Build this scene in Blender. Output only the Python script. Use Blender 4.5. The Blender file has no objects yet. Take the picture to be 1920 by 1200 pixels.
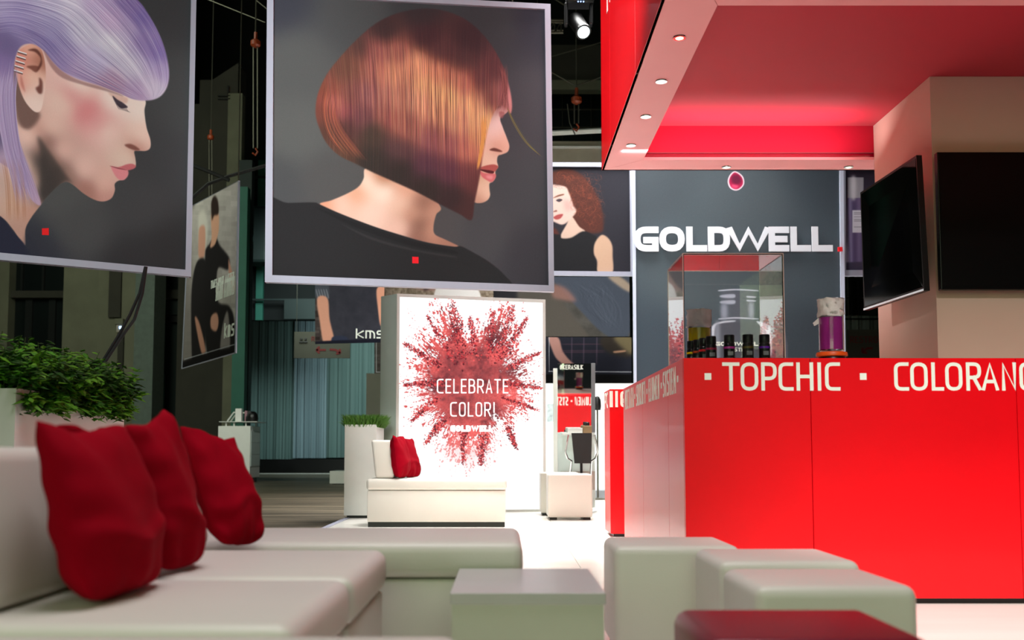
import bpy, bmesh, math, random
import numpy as np
from mathutils import Vector, Matrix
R = math.radians
random.seed(7)
SC = bpy.context.scene
COL = SC.collection

# ------------------------------------------------------------------ camera, world, lights, exposure
F, VX, VY, EYE, PITCH = 1867.0, 945.0, 843.0, 0.77, R(4.0)
PY = VY - F * math.tan(PITCH)
cd = bpy.data.cameras.new('camera'); cam = bpy.data.objects.new('camera', cd); COL.objects.link(cam)
cam.location = (0, 0, EYE); cam.rotation_euler = (R(90) + PITCH, 0, 0)
cd.sensor_width = 36; cd.lens = 36 * F / 1920
cd.shift_x = (960 - VX) / 1920; cd.shift_y = (PY - 600) / 1920
cd.clip_start = .05; cd.clip_end = 300
cd.dof.use_dof = True; cd.dof.focus_distance = 7.5; cd.dof.aperture_fstop = 2.8
SC.camera = cam
SC.view_settings.view_transform = 'Standard'; SC.view_settings.look = 'None'
SC.view_settings.exposure = 0.0; SC.view_settings.gamma = 1.0; SC.view_settings.use_curve_mapping = False
w = bpy.data.worlds.new('world'); SC.world = w; w.use_nodes = True
w.node_tree.nodes['Background'].inputs[0].default_value = (.75, .9, .85, 1)
w.node_tree.nodes['Background'].inputs[1].default_value = .012

def aim(o, tgt):
    d = Vector(tgt) - o.location
    o.rotation_euler = d.to_track_quat('-Z', 'Y').to_euler()

def area(name, loc, tgt, sx, sy, power, col=(1, 1, 1), spread=180):
    l = bpy.data.lights.new(name, 'AREA'); l.shape = 'RECTANGLE'; l.size = sx; l.size_y = sy
    l.energy = power; l.color = col; l.spread = R(spread)
    o = bpy.data.objects.new(name, l); COL.objects.link(o); o.location = loc; aim(o, tgt); return o

def spot(name, loc, tgt, power, angle, col=(1, 1, 1), blend=.6, rad=.1):
    l = bpy.data.lights.new(name, 'SPOT'); l.energy = power; l.color = col
    l.spot_size = R(angle); l.spot_blend = blend; l.shadow_soft_size = rad
    o = bpy.data.objects.new(name, l); COL.objects.link(o); o.location = loc; aim(o, tgt); return o

area('hall_wash_front', (-1.0, -4.5, 2.9), (0.5, 4.0, 1.2), 6, 3, 165, (.74, 1, .56))
area('booth_wash', (.55, 8.2, 6.4), (.45, 8.4, 0), 1.0, 3.6, 150, (1, .98, .95), 48)
area('salon_wash', (1.2, 14.2, 7.0), (1.9, 14.6, 0), 4.5, 3.5, 900, (1, .99, .97), 110)
spot('counter_key', (1.2, -2.5, 5.2), (3.1, 5.04, .15), 1650, 33, (1, .96, .92), .9, .3)
spot('floor_front', (3.0, 2.6, 6.2), (2.75, 4.4, 0), 1700, 38, (1, .98, .95), .5, .2)
spot('poster_key', (-1.1, .6, 3.2), (-.75, 7.5, 3.2), 1020, 32, (.97, .98, 1), .5, .3)
spot('poster_key_side', (-3.4, .4, 5.4), (-3.2, 7.0, 3.2), 1150, 40, (.97, .98, 1), .5, .3)
spot('banner_key', (.2, 5.2, 6.5), (2.0, 13.5, 2.9), 1050, 44, (.95, .98, 1), .5, .4)
area('curtain_wash', (-4.0, 28.5, 7.5), (-4.5, 36, 2), 7, 2, 270, (.8, 1, .98), 100)
spot('canopy_side_key', (-4.2, 3.6, 4.6), (.74, 6.2, 3.9), 2200, 32, (1, .97, .97), .7, .2)
area('canopy_cove', (1.7, 6.98, 2.90), (1.7, 7.10, 3.2), 1.7, .08, 9, (1, .95, .95), 170)
spot('display_key', (-3, 17, 7), (-6.8, 25.5, .8), 900, 12, (.95, 1, .95), .6, .2)
area('hall_dim', (-9, 12, 9), (-11, 26, 3), 6, 6, 620, (.9, 1, .8), 150)
area('seating_top', (-.2, 2.6, 6.0), (-.1, 2.8, 0), 2.5, 2.5, 105, (1, .93, .97), 120)

# ------------------------------------------------------------------ projection helpers (measuring only)
def at(px, py, Y):
    u = (px - VX) / F; v = (PY - py) / F
    d = Vector((u, math.cos(PITCH) - v * math.sin(PITCH), math.sin(PITCH) + v * math.cos(PITCH)))
    return Vector((0, 0, EYE)) + d * (Y / d.y)

def lin(c):
    return tuple(((x / 255) / 12.92 if x / 255 <= .04045 else ((x / 255 + .055) / 1.055) ** 2.4) for x in c)

# ------------------------------------------------------------------ materials
def mat(name, rgb, rough=.5, metal=0, spec=.5, noise=0, nscale=8, bump=0, bscale=60, coat=0, emit=None, estr=0,
        trans=0, ior=1.45, stretch=(1, 1, 1), sheen=0, alpha=1):
    m = bpy.data.materials.new(name); m.use_nodes = True
    nt = m.node_tree; b = nt.nodes['Principled BSDF']; I = b.inputs
    c = lin(rgb)
    I['Base Color'].default_value = (*c, 1); I['Roughness'].default_value = rough
    I['Metallic'].default_value = metal; I['Specular IOR Level'].default_value = spec; I['IOR'].default_value = ior
    I['Coat Weight'].default_value = coat; I['Coat Roughness'].default_value = .08
    I['Transmission Weight'].default_value = trans; I['Sheen Weight'].default_value = sheen
    I['Alpha'].default_value = alpha
    if emit is not None:
        I['Emission Color'].default_value = (*lin(emit), 1); I['Emission Strength'].default_value = estr
    if noise or bump:
        tc = nt.nodes.new('ShaderNodeTexCoord'); mp = nt.nodes.new('ShaderNodeMapping')
        mp.inputs['Scale'].default_value = stretch
        nt.links.new(tc.outputs['Object'], mp.inputs[0])
        if noise:
            n = nt.nodes.new('ShaderNodeTexNoise'); n.inputs['Scale'].default_value = nscale; n.inputs['Detail'].default_value = 5
            nt.links.new(mp.outputs[0], n.inputs['Vector'])
            r = nt.nodes.new('ShaderNodeMapRange'); r.inputs[1].default_value = .3; r.inputs[2].default_value = .7
            r.inputs[3].default_value = 1 - noise; r.inputs[4].default_value = 1 + noise
            nt.links.new(n.outputs[0], r.inputs[0])
            x = nt.nodes.new('ShaderNodeVectorMath'); x.operation = 'SCALE'; x.inputs[0].default_value = c
            nt.links.new(r.outputs[0], x.inputs['Scale']); nt.links.new(x.outputs[0], I['Base Color'])
        if bump:
            n2 = nt.nodes.new('ShaderNodeTexNoise'); n2.inputs['Scale'].default_value = bscale; n2.inputs['Detail'].default_value = 4
            nt.links.new(mp.outputs[0], n2.inputs['Vector'])
            bp = nt.nodes.new('ShaderNodeBump'); bp.inputs['Strength'].default_value = bump; bp.inputs['Distance'].default_value = .01
            nt.links.new(n2.outputs[0], bp.inputs['Height']); nt.links.new(bp.outputs[0], I['Normal'])
    return m

M = dict(
    red=mat('red_laminate', (226, 0, 16), .34, spec=.4, coat=.12, noise=.03, nscale=3),
    redfab=mat('red_stretch_fabric', (184, 0, 38), .6, spec=.3, noise=.02, nscale=3, sheen=.16),
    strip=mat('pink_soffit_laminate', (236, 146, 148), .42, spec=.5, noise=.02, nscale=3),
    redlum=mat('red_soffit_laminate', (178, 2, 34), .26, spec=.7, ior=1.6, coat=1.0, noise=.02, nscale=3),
    white=mat('white_laminate', (226, 226, 220), .3, noise=.02),
    offwhite=mat('cream_leather', (214, 210, 200), .42, noise=.02, nscale=3, bump=.08, bscale=220),
    seam=mat('seam_thread', (128, 122, 108), .8, noise=.05),
    tabletop=mat('table_laminate', (190, 188, 186), .3, noise=.02),
    maroon=mat('maroon_leather', (108, 22, 38), .32, noise=.05, bump=.1, bscale=200),
    pillow=mat('red_cloth', (142, 0, 22), .95, spec=.08, noise=.06, nscale=14, bump=.12, bscale=160),
    black=mat('black_plastic', (14, 13, 13), .35, noise=.05),
    tvglass=mat('screen_glass', (4, 4, 5), .06, spec=.15, noise=.02),
    tvmatte=mat('screen_off', (4, 3, 3), .35, spec=.3, noise=.02),
    alu=mat('aluminium_profile', (158, 160, 176), .5, metal=.1, noise=.02, nscale=20, stretch=(1, 1, .05)),
    chrome=mat('chrome', (215, 215, 215), .12, metal=1, noise=.02),
    lettering=mat('white_vinyl', (240, 246, 236), .45, noise=.01),
    redsq=mat('red_print', (235, 30, 40), .5, noise=.02),
    beige=mat('beige_wall_paint', (214, 180, 164), .65, noise=.03, nscale=2),
    hallfloor=mat('worn_concrete_floor', (104, 94, 78), .5, noise=.6, nscale=5, bump=.3, bscale=14, stretch=(.10, 1.0, 1)),
    boothfloor=mat('white_gloss_floor', (232, 228, 220), .2, noise=.05, nscale=2.0, stretch=(.3, 2.0, 1)),
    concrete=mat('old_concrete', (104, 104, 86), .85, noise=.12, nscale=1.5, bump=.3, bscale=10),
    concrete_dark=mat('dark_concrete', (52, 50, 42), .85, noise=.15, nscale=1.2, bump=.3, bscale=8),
    beam=mat('light_concrete', (156, 146, 130), .8, noise=.08, nscale=4, bump=.2, bscale=14),
    darkwall=mat('dark_wall', (12, 16, 15), .9, noise=.2, nscale=1),
    darkglass=mat('dark_glazing', (8, 16, 16), .3, noise=.2, nscale=.8),
    tealdark=mat('dark_teal_paint', (10, 30, 27), .6, noise=.2, nscale=1),
    teal=mat('teal_paint', (34, 98, 82), .6, noise=.1, nscale=2),
    curtain=mat('teal_curtain', (98, 122, 118), .8, noise=.1, nscale=.5, stretch=(3, 1, .1)),
    curtain_pale=mat('pale_curtain', (126, 146, 152), .8, noise=.1, nscale=.5, stretch=(3, 1, .1)),
    ceil=mat('hall_ceiling', (16, 16, 15), .95, noise=.2, nscale=1),
    signgrey=mat('sign_board', (74, 71, 58), .6, noise=.03),
    darkred=mat('dark_red_print', (110, 20, 20), .6, noise=.02),
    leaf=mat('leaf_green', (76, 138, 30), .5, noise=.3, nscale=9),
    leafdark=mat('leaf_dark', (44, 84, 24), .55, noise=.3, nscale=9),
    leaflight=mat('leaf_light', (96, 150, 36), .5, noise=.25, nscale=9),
    grass=mat('grass_green', (78, 122, 38), .6, noise=.35, nscale=30),
    soil=mat('soil', (30, 26, 18), .95, noise=.2),
    acrylic=mat('clear_acrylic', (255, 255, 255), .01, trans=1, ior=1.49, noise=.001),
    glass=mat('beaker_glass', (255, 255, 255), .02, trans=1, ior=1.3, noise=.001),
    wrap=mat('plastic_wrap', (250, 240, 240), .18, trans=.4, ior=1.25, noise=.02, bump=.6, bscale=40),
    purple=mat('purple_liquid', (176, 50, 150), .1, trans=.1, ior=1.33, noise=.05),
    violet=mat('violet_liquid', (96, 30, 160), .1, trans=.05, ior=1.33, noise=.05),
    yellow=mat('yellow_liquid', (255, 224, 0), .1, trans=.0, ior=1.33, noise=.05),
    orange=mat('orange_plastic', (232, 84, 20), .4, noise=.03),
    hook=mat('orange_hoist_paint', (134, 52, 18), .5, noise=.1),
    steel=mat('dull_steel', (86, 84, 74), .45, metal=.7, noise=.05),
    cable=mat('black_cable', (9, 9, 9), .6, noise=.05),
    lamp=mat('lamp_lens', (255, 240, 210), .3, emit=(255, 225, 170), estr=9, noise=.01),
    lens=mat('beam_lens', (230, 255, 255), .2, emit=(225, 250, 255), estr=6, noise=.01),
    led=mat('blue_led', (150, 190, 255), .3, emit=(150, 190, 255), estr=6, noise=.01),
    mirror=mat('mirror_silver', (225, 228, 226), .02, metal=1, noise=.001),
    brown=mat('tan_carton', (150, 122, 86), .7, noise=.05),
    grey=mat('grey_paint', (120, 124, 128), .5, noise=.05),
    greenpanel=mat('pale_grey_panel', (205, 218, 212), .4, noise=.03),
    magenta=mat('magenta_band', (150, 10, 60), .4, noise=.02),
)

# ------------------------------------------------------------------ mesh building
class MB:
    def __init__(s): s.bm = bmesh.new()
    def box(s, x0, x1, y0, y1, z0, z1, bev=0, seg=2, mtx=None):
        t = bmesh.new()
        vs = [t.verts.new((x, y, z)) for x in (x0, x1) for y in (y0, y1) for z in (z0, z1)]
        for f in ((0, 1, 3, 2), (4, 6, 7, 5), (0, 4, 5, 1), (2, 3, 7, 6), (0, 2, 6, 4), (1, 5, 7, 3)):
            t.faces.new([vs[i] for i in f])
        if bev:
            bmesh.ops.bevel(t, geom=t.edges[:], offset=bev, segments=seg, profile=.5, affect='EDGES')
        if mtx is not None: bmesh.ops.transform(t, matrix=mtx, verts=t.verts)
        return s.add(t)
    def add(s, t):
        me = bpy.data.meshes.new('tmp'); bmesh.ops.recalc_face_normals(t, faces=t.faces); t.to_mesh(me); t.free()
        s.bm.from_mesh(me); bpy.data.meshes.remove(me); return s
    def py(s, verts, faces):
        v = [s.bm.verts.new(p) for p in verts]
        for f in faces:
            try: s.bm.faces.new([v[i] for i in f])
            except ValueError: pass
        return s
    def hexa(s, q0, q1):            # two matching quads -> closed solid
        v = list(q0) + list(q1); t = bmesh.new(); bv = [t.verts.new(p) for p in v]
        for f in ((0, 1, 2, 3), (7, 6, 5, 4), (0, 4, 5, 1), (1, 5, 6, 2), (2, 6, 7, 3), (3, 7, 4, 0)):
            t.faces.new([bv[i] for i in f])
        return s.add(t)
    def tube(s, pts, r, n=8, r1=None):
        pts = [Vector(p) for p in pts]; r1 = r if r1 is None else r1
        rings = []; t = bmesh.new()
        for i, p in enumerate(pts):
            d = (pts[min(i + 1, len(pts) - 1)] - pts[max(i - 1, 0)]).normalized()
            a = d.orthogonal().normalized() if i == 0 else (rings_a - d * rings_a.dot(d)).normalized()
            rings_a = a; b = d.cross(a)
            rr = r + (r1 - r) * i / max(1, len(pts) - 1)
            rings.append([t.verts.new(p + (a * math.cos(6.28318 * k / n) + b * math.sin(6.28318 * k / n)) * rr) for k in range(n)])
        for i in range(len(rings) - 1):
            for k in range(n):
                t.faces.new((rings[i][k], rings[i][(k + 1) % n], rings[i + 1][(k + 1) % n], rings[i + 1][k]))
        t.faces.new(rings[0][::-1]); t.faces.new(rings[-1])
        return s.add(t)
    def lathe(s, c, prof, n=24, closed=False):
        c = Vector(c); t = bmesh.new(); rings = []
        for r, z in prof:
            rings.append([t.verts.new(c + Vector((max(r, 1e-4) * math.cos(6.28318 * k / n), max(r, 1e-4) * math.sin(6.28318 * k / n), z))) for k in range(n)])
        for i in range(len(rings) - 1):
            for k in range(n):
                t.faces.new((rings[i][k], rings[i][(k + 1) % n], rings[i + 1][(k + 1) % n], rings[i + 1][k]))
        if closed:
            for k in range(n): t.faces.new((rings[-1][k], rings[-1][(k + 1) % n], rings[0][(k + 1) % n], rings[0][k]))
        else:
            t.faces.new(rings[0][::-1]); t.faces.new(rings[-1])
        return s.add(t)
    def build(s, name, m, parent=None, smooth=False):
        me = bpy.data.meshes.new(name)
        s.bm.normal_update(); s.bm.to_mesh(me); s.bm.free()
        o = bpy.data.objects.new(name, me); me.materials.append(m)
        if parent is not None:
            org = parent.get('_o'); org = Vector(org) if org is not None else Vector()
            me.transform(Matrix.Translation(-org)); o.parent = parent
            o['_o'] = org
        if smooth:
            me.polygons.foreach_set('use_smooth', [True] * len(me.polygons))
            try: me.set_sharp_from_angle(angle=R(40))
            except Exception: pass
        COL.objects.link(o); return o

def thing(name, loc, label, cat, group=None):
    o = bpy.data.objects.new(name, None); o.empty_display_size = .1; o.location = loc; COL.objects.link(o)
    o['_o'] = tuple(loc); o['label'] = label; o['category'] = cat
    if group: o['group'] = group
    return o
def solo(mb, name, m, label, cat, group=None, smooth=False, kind=None):
    o = mb.build(name, m, None, smooth); o['label'] = label; o['category'] = cat
    if group: o['group'] = group
    if kind: o['kind'] = kind
    c = [v.co for v in o.data.vertices]
    b = Vector(((min(v.x for v in c) + max(v.x for v in c)) / 2, (min(v.y for v in c) + max(v.y for v in c)) / 2, min(v.z for v in c)))
    o.data.transform(Matrix.Translation(-b)); o.location = b; o['_o'] = tuple(b)
    return o
def dup(root, loc, label, group=None):
    r = root.copy(); r.location = Vector(loc); r['label'] = label; COL.objects.link(r)
    if group: r['group'] = group
    for ch in root.children:
        c = ch.copy(); c.parent = r; COL.objects.link(c)
        for g in ch.children:
            d = g.copy(); d.parent = c; COL.objects.link(d)
    return r
def on_z(px, py, z):
    a = at(px, py, 1.0); d = a - Vector((0, 0, EYE)); k = (z - EYE) / d.z
    return Vector((0, 0, EYE)) + d * k
def struct(mb, name, m, smooth=False):
    o = mb.build(name, m, None, smooth); o['kind'] = 'structure'; return o

# ------------------------------------------------------------------ stroke lettering
# each glyph: list of strokes; a stroke is a list of (x, y, corner radius); closed when the first point repeats
q = .5
GL = {
 'A': [[(0,0),(.5,1),(1,0)], [(.2,.3),(.8,.3)]],
 'B': [[(0,0),(0,1)], [(0,1),(.95,1,q),(.95,.54,q),(0,.54)], [(0,.54),(1,.54,q),(1,0,q),(0,0)]],
 'C': [[(1,1),(0,1,q),(0,0,q),(1,0)]],
 'D': [[(0,0),(0,1),(1,1,q),(1,0,q),(0,0)]],
 'E': [[(1,1),(0,1),(0,0),(1,0)], [(0,.5),(.88,.5)]],
 'F': [[(1,1),(0,1),(0,0)], [(0,.5),(.88,.5)]],
 'G': [[(1,1),(0,1,q),(0,0,q),(1,0),(1,.44),(.5,.44)]],
 'H': [[(0,0),(0,1)], [(1,0),(1,1)], [(0,.5),(1,.5)]],
 'I': [[(.5,0),(.5,1)]],
 'K': [[(0,0),(0,1)], [(1,1),(.1,.5),(1,0)]],
 'L': [[(0,1),(0,0),(1,0)]],
 'M': [[(0,0),(0,1),(.5,.3),(1,1),(1,0)]],
 'N': [[(0,0),(0,1),(1,0),(1,1)]],
 'O': [[(.5,1),(1,1,q),(1,0,q),(0,0,q),(0,1,q),(.5,1)]],
 'P': [[(0,0),(0,1)], [(0,1),(1,1,q),(1,.42,q),(0,.42)]],
 'R': [[(0,0),(0,1)], [(0,1),(1,1,q),(1,.46,q),(0,.46)], [(.5,.46),(1,0)]],
 'S': [[(1,1),(0,1,q),(0,.52,q),(1,.5,q),(1,0,q),(0,0)]],
 'T': [[(0,1),(1,1)], [(.5,1),(.5,0)]],
 'U': [[(0,1),(0,0,q),(1,0,q),(1,1)]],
 'V': [[(0,1),(.5,0),(1,1)]],
 'W': [[(0,1),(.25,0),(.5,1),(.75,0),(1,1)]],
 'Y': [[(0,1),(.5,.45),(1,1)], [(.5,.45),(.5,0)]],
 '!': [[(.5,1),(.5,.3)], [(.5,.1),(.5,0)]],
 '#': [[(.25,0),(.4,1)], [(.62,0),(.77,1)], [(0,.33),(1,.33)], [(0,.67),(1,.67)]],
 'k': [[(0,0),(0,1)], [(1,.78),(.1,.4),(1,0)]],
 'm': [[(0,0),(0,.78),(.5,.78,q),(.5,0)], [(.4,.78),(1,.78,q),(1,0)]],
 's': [[(1,.78),(0,.78,.3),(0,.4,.3),(1,.4,.3),(1,0,.3),(0,0)]],
 '.': [[(0,.5),(1,.5)]],
}
def rounded(st, W, H):
    pts = [(p[0] * W, p[1] * H, (p[2] if len(p) > 2 else 0) * min(W, H)) for p in st]
    closed = len(pts) > 2 and pts[0][:2] == pts[-1][:2]
    out = []
    for i, (x, y, r) in enumerate(pts):
        if r <= 0 or i in (0, len(pts) - 1): out.append((x, y)); continue
        a, b = pts[i - 1], pts[i + 1]
        va = Vector((a[0] - x, a[1] - y)); vb = Vector((b[0] - x, b[1] - y))
        ra = min(r, va.length * .5 if 0 < i - 1 else va.length); rb = min(r, vb.length * .5 if i + 1 < len(pts) - 1 else vb.length)
        rr = min(ra, rb); p = Vector((x, y)); pa = p + va.normalized() * rr; pb = p + vb.normalized() * rr
        for k in range(6):
            t = k / 5; v = pa * (1 - t) ** 2 + p * 2 * t * (1 - t) + pb * t * t; out.append((v.x, v.y))
    o2 = []
    for p in out:
        if not o2 or (abs(o2[-1][0] - p[0]) + abs(o2[-1][1] - p[1])) > 1e-5: o2.append(p)
    return o2, closed
def letters(name, glyphs, z0, z1, st, org, right, up, parent, m, depth=.003, sink=0, split=False):
    if split:
        for i, g in enumerate(glyphs): letters('letter' if g[0] != '.' else 'dot', [g], z0, z1, st, org, right, up, parent, m, depth + .0015 * (i % 2), sink)
        return
    """glyphs: (char, x0, x1) in metres along `right`; z0..z1 along `up`; st stroke thickness."""
    org, right, up = Vector(org), Vector(right).normalized(), Vector(up).normalized(); nrm = right.cross(up)
    mb = MB(); H = z1 - z0 - st
    for ch, x0, x1 in glyphs:
        W = x1 - x0 - st
        if ch == '.':
            mid = (z0 + z1) / 2; h = (x1 - x0)
            c = [(x0, mid - h / 2), (x1, mid - h / 2), (x1, mid + h / 2), (x0, mid + h / 2)]
            mb.hexa([org + right * a + up * b + nrm * depth for a, b in c], [org + right * a + up * b - nrm * sink for a, b in c]); continue
        if ch == 'I' or ch == '!': W = max(W, 0)
        d0_ = depth
        for si, s in enumerate(GL[ch]):
            depth = d0_ + si * .0006
            pts, closed = rounded(s, W, H)
            n = len(pts) - (1 if closed else 0); L, Rr = [], []
            for i in range(n):
                p = Vector(pts[i])
                a = Vector(pts[(i - 1) % n]) if (closed or i > 0) else None
                b = Vector(pts[(i + 1) % n]) if (closed or i < n - 1) else None
                d0 = (p - a).normalized() if a is not None else (b - p).normalized()
                d1 = (b - p).normalized() if b is not None else d0
                n0 = Vector((-d0.y, d0.x)); n1 = Vector((-d1.y, d1.x)); mm = n0 + n1
                if mm.length < 1e-4: mm = n0
                mm.normalize(); k = 1 / max(.72, mm.dot(n0))
                e = Vector((0, 0))
                if a is None: e = -d1 * st / 2
                if b is None: e = d0 * st / 2
                L.append(p + e + mm * st / 2 * k); Rr.append(p + e - mm * st / 2 * k)
            seg = range(n if closed else n - 1)
            for i in seg:
                j = (i + 1) % n
                c = [Rr[i], Rr[j], L[j], L[i]]
                c = [(v.x + x0 + st / 2, min(max(v.y, -st / 2), H + st / 2) + z0 + st / 2) for v in c]
                f = [org + right * a + up * b + nrm * depth for a, b in c]
                mb.py(f, [(0, 1, 2, 3)])
                g = [org + right * a + up * b - nrm * sink for a, b in c]
                mb.py([f[0], f[1], g[1], g[0]], [(0, 3, 2, 1)]); mb.py([f[2], f[3], g[3], g[2]], [(0, 3, 2, 1)])
        depth = d0_
    return mb.build(name, m, parent)
def run(txt, x0, x1, gap=.28, widths={'I': .3, '.': .35, ' ': .5, 'W': 1.5, 'M': 1.25, 'L': .85, 'm': 1.5, '!': .3, 'E': .85}):
    ws = [widths.get(c, 1) for c in txt]; tot = sum(ws) + gap * (len(txt) - 1); k = (x1 - x0) / tot
    out, x = [], x0
    for c, wd in zip(txt, ws):
        if c != ' ': out.append((c, x, x + wd * k))
        x += (wd + gap) * k
    return out
# ------------------------------------------------------------------ print painter (flat posters only)
rng = np.random.default_rng(5)
def gauss(a, s):
    if s <= .3: return a
    r = int(math.ceil(s * 2.6)); k = np.exp(-.5 * (np.arange(-r, r + 1) / s) ** 2); k /= k.sum()
    p = np.pad(a, ((r, r), (r, r)), mode='edge').astype(np.float32)
    t = np.zeros((a.shape[0], p.shape[1]), np.float32)
    for i, kv in enumerate(k): t += kv * p[i:i + a.shape[0], :]
    o = np.zeros(a.shape, np.float32)
    for i, kv in enumerate(k): o += kv * t[:, i:i + a.shape[1]]
    return o
def up2(a, h, w_):
    yy = np.linspace(0, a.shape[0] - 1, h); xx = np.linspace(0, a.shape[1] - 1, w_)
    y0 = np.clip(yy.astype(int), 0, a.shape[0] - 2); x0 = np.clip(xx.astype(int), 0, a.shape[1] - 2)
    fy = (yy - y0)[:, None]; fx = (xx - x0)[None, :]
    if a.ndim == 3: fy = fy[..., None]; fx = fx[..., None]
    A = a[y0][:, x0]; B = a[y0][:, x0 + 1]; C = a[y0 + 1][:, x0]; D = a[y0 + 1][:, x0 + 1]
    return (A * (1 - fx) + B * fx) * (1 - fy) + (C * (1 - fx) + D * fx) * fy
def fbm(h, w_, cell, octv=4, sy=1.0):
    o = np.zeros((h, w_)); a = 1; t = 0
    for k in range(octv):
        gy = max(2, int(h / (cell * sy)) + 2); gx = max(2, int(w_ / cell) + 2)
        o += a * up2(rng.random((gy, gx)), h, w_); t += a; a *= .55; cell = max(1.2, cell / 2)
    return o / t
def spline(pts, n=8, closed=True):
    P = [np.array(p, float) for p in pts]; N = len(P); out = []
    for i in range(N if closed else N - 1):
        p0 = P[(i - 1) % N] if closed else P[max(i - 1, 0)]
        p1 = P[i]; p2 = P[(i + 1) % N]; p3 = P[(i + 2) % N] if closed else P[min(i + 2, N - 1)]
        for k in range(n):
            t = k / n
            out.append(.5 * ((2 * p1) + (-p0 + p2) * t + (2 * p0 - 5 * p1 + 4 * p2 - p3) * t * t + (-p0 + 3 * p1 - 3 * p2 + p3) * t ** 3))
    if not closed: out.append(P[-1])
    return np.array(out)
class Canvas:
    """quad: TL, TR, BR, BL of the print as measured; drawing calls use the same measured frame."""
    def __init__(s, w_, h, quad, bg):
        s.w, s.h = w_, h; s.img = np.zeros((h, w_, 3), np.float32) + np.array(bg, np.float32)
        dst = [(0, 0), (w_, 0), (w_, h), (0, h)]; A = []; b = []
        for (x, y), (u, v) in zip(quad, dst):
            A.append([x, y, 1, 0, 0, 0, -u * x, -u * y]); b.append(u)
            A.append([0, 0, 0, x, y, 1, -v * x, -v * y]); b.append(v)
        hh = np.linalg.solve(np.array(A, float), np.array(b, float)); s.H = np.append(hh, 1).reshape(3, 3); s.Hi = np.linalg.inv(s.H)
        c = np.array(quad, float); s.sc = w_ / np.linalg.norm(c[1] - c[0])
    def m(s, pts):
        p = np.asarray(pts, float); q_ = np.c_[p, np.ones(len(p))] @ s.H.T; return q_[:, :2] / q_[:, 2:]
    def mask(s, pts, blur=.6, smooth=True):
        P = s.m(spline(pts) if smooth else pts); msk = np.zeros((s.h, s.w), np.float32); SS = 3
        y0 = max(0, int(P[:, 1].min())); y1 = min(s.h - 1, int(P[:, 1].max()) + 1)
        X0, Y0 = P[:, 0], P[:, 1]; X1, Y1 = np.roll(X0, -1), np.roll(Y0, -1); xs = np.arange(s.w)
        for y in range(y0, y1 + 1):
            for k in range(SS):
                yy = y + (k + .5) / SS; c = (Y0 <= yy) != (Y1 <= yy)
                if not c.any(): continue
                X = np.sort(X0[c] + (yy - Y0[c]) * (X1[c] - X0[c]) / (Y1[c] - Y0[c]))
                for a, b in zip(X[::2], X[1::2]): msk[y] += np.clip(np.minimum(xs + 1, b) - np.maximum(xs, a), 0, 1) / SS
        return gauss(msk, blur * s.sc)
    def put(s, msk, col, a=1):
        c = np.asarray(col, np.float32); s.img += (c - s.img) * (np.clip(msk, 0, 1) * a)[..., None]
    def poly(s, pts, col, blur=.6, a=1, clip=None, smooth=True):
        mk = s.mask(pts, blur, smooth)
        if clip is not None: mk = mk * clip
        s.put(mk, col, a); return mk
    def field(s, cps, sharp=2.0):
        """smooth colour field through control points (x, y, (r, g, b))"""
        gh, gw = max(8, s.h // 8), max(8, s.w // 8)
        P = s.m([(c[0], c[1]) for c in cps]); C = np.array([c[2] for c in cps], float)
        yy, xx = np.mgrid[0:gh, 0:gw]; yy = (yy + .5) * s.h / gh; xx = (xx + .5) * s.w / gw
        d = (xx[..., None] - P[:, 0]) ** 2 + (yy[..., None] - P[:, 1]) ** 2
        w_ = 1 / (d + (10 * s.sc) ** 2) ** sharp; w_ /= w_.sum(-1, keepdims=True); g_ = w_ @ C
        for k in range(3): g_[..., k] = gauss(g_[..., k].astype(np.float32), 7 * s.sc / 8)
        return up2(g_, s.h, s.w).astype(np.float32)
    def lines(s, strands, width=.6, clip=None):
        """strands: list of (points, colour, alpha) thin hair lines"""
        acc = np.zeros((s.h, s.w, 4), np.float32)
        for pts, col, al in strands:
            P = s.m(spline(pts, 6, False)); seg = np.linalg.norm(np.diff(P, axis=0), axis=1); L = seg.sum()
            if L < 2: continue
            cum = np.r_[0, np.cumsum(seg)]; t = np.arange(0, L, .7)
            x = np.interp(t, cum, P[:, 0]); y = np.interp(t, cum, P[:, 1])
            f = np.minimum(1, np.minimum(t, L - t) / (L * .2 + 1)) * al * .7
            for dx in (0, 1):
                for dy in (0, 1):
                    xi = np.floor(x - .5).astype(int) + dx; yi = np.floor(y - .5).astype(int) + dy
                    wgt = (1 - np.abs(x - .5 - xi)) * (1 - np.abs(y - .5 - yi)) * f
                    ok = (xi >= 0) & (xi < s.w) & (yi >= 0) & (yi < s.h) & (wgt > 0)
                    np.add.at(acc, (yi[ok], xi[ok]), np.c_[np.outer(wgt[ok], col), wgt[ok]])
        for k in range(4): acc[..., k] = gauss(acc[..., k], width * s.sc * .5)
        a = acc[..., 3]; c = acc[..., :3] / np.maximum(a, 1e-4)[..., None]; a = np.clip(a, 0, 1)
        if clip is not None: a = a * clip
        s.img += (c - s.img) * a[..., None]
    def material(s, name, rough=.8, emit=0, grain=2.0):
        im = np.clip(s.img + rng.normal(0, grain, (s.h, s.w, 1)), 0, 255) / 255
        px = np.ones((s.h, s.w, 4), np.float32); px[..., :3] = im[::-1]
        I = bpy.data.images.new(name, s.w, s.h); I.pixels.foreach_set(px.ravel()); I.update(); I.pack()
        m_ = bpy.data.materials.new(name); m_.use_nodes = True; nt = m_.node_tree; b = nt.nodes['Principled BSDF']
        t = nt.nodes.new('ShaderNodeTexImage'); t.image = I; t.extension = 'EXTEND'
        b.inputs['Base Color'].default_value = (.02, .02, .02, 1)
        if not emit: nt.links.new(t.outputs[0], b.inputs['Base Color'])
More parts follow.
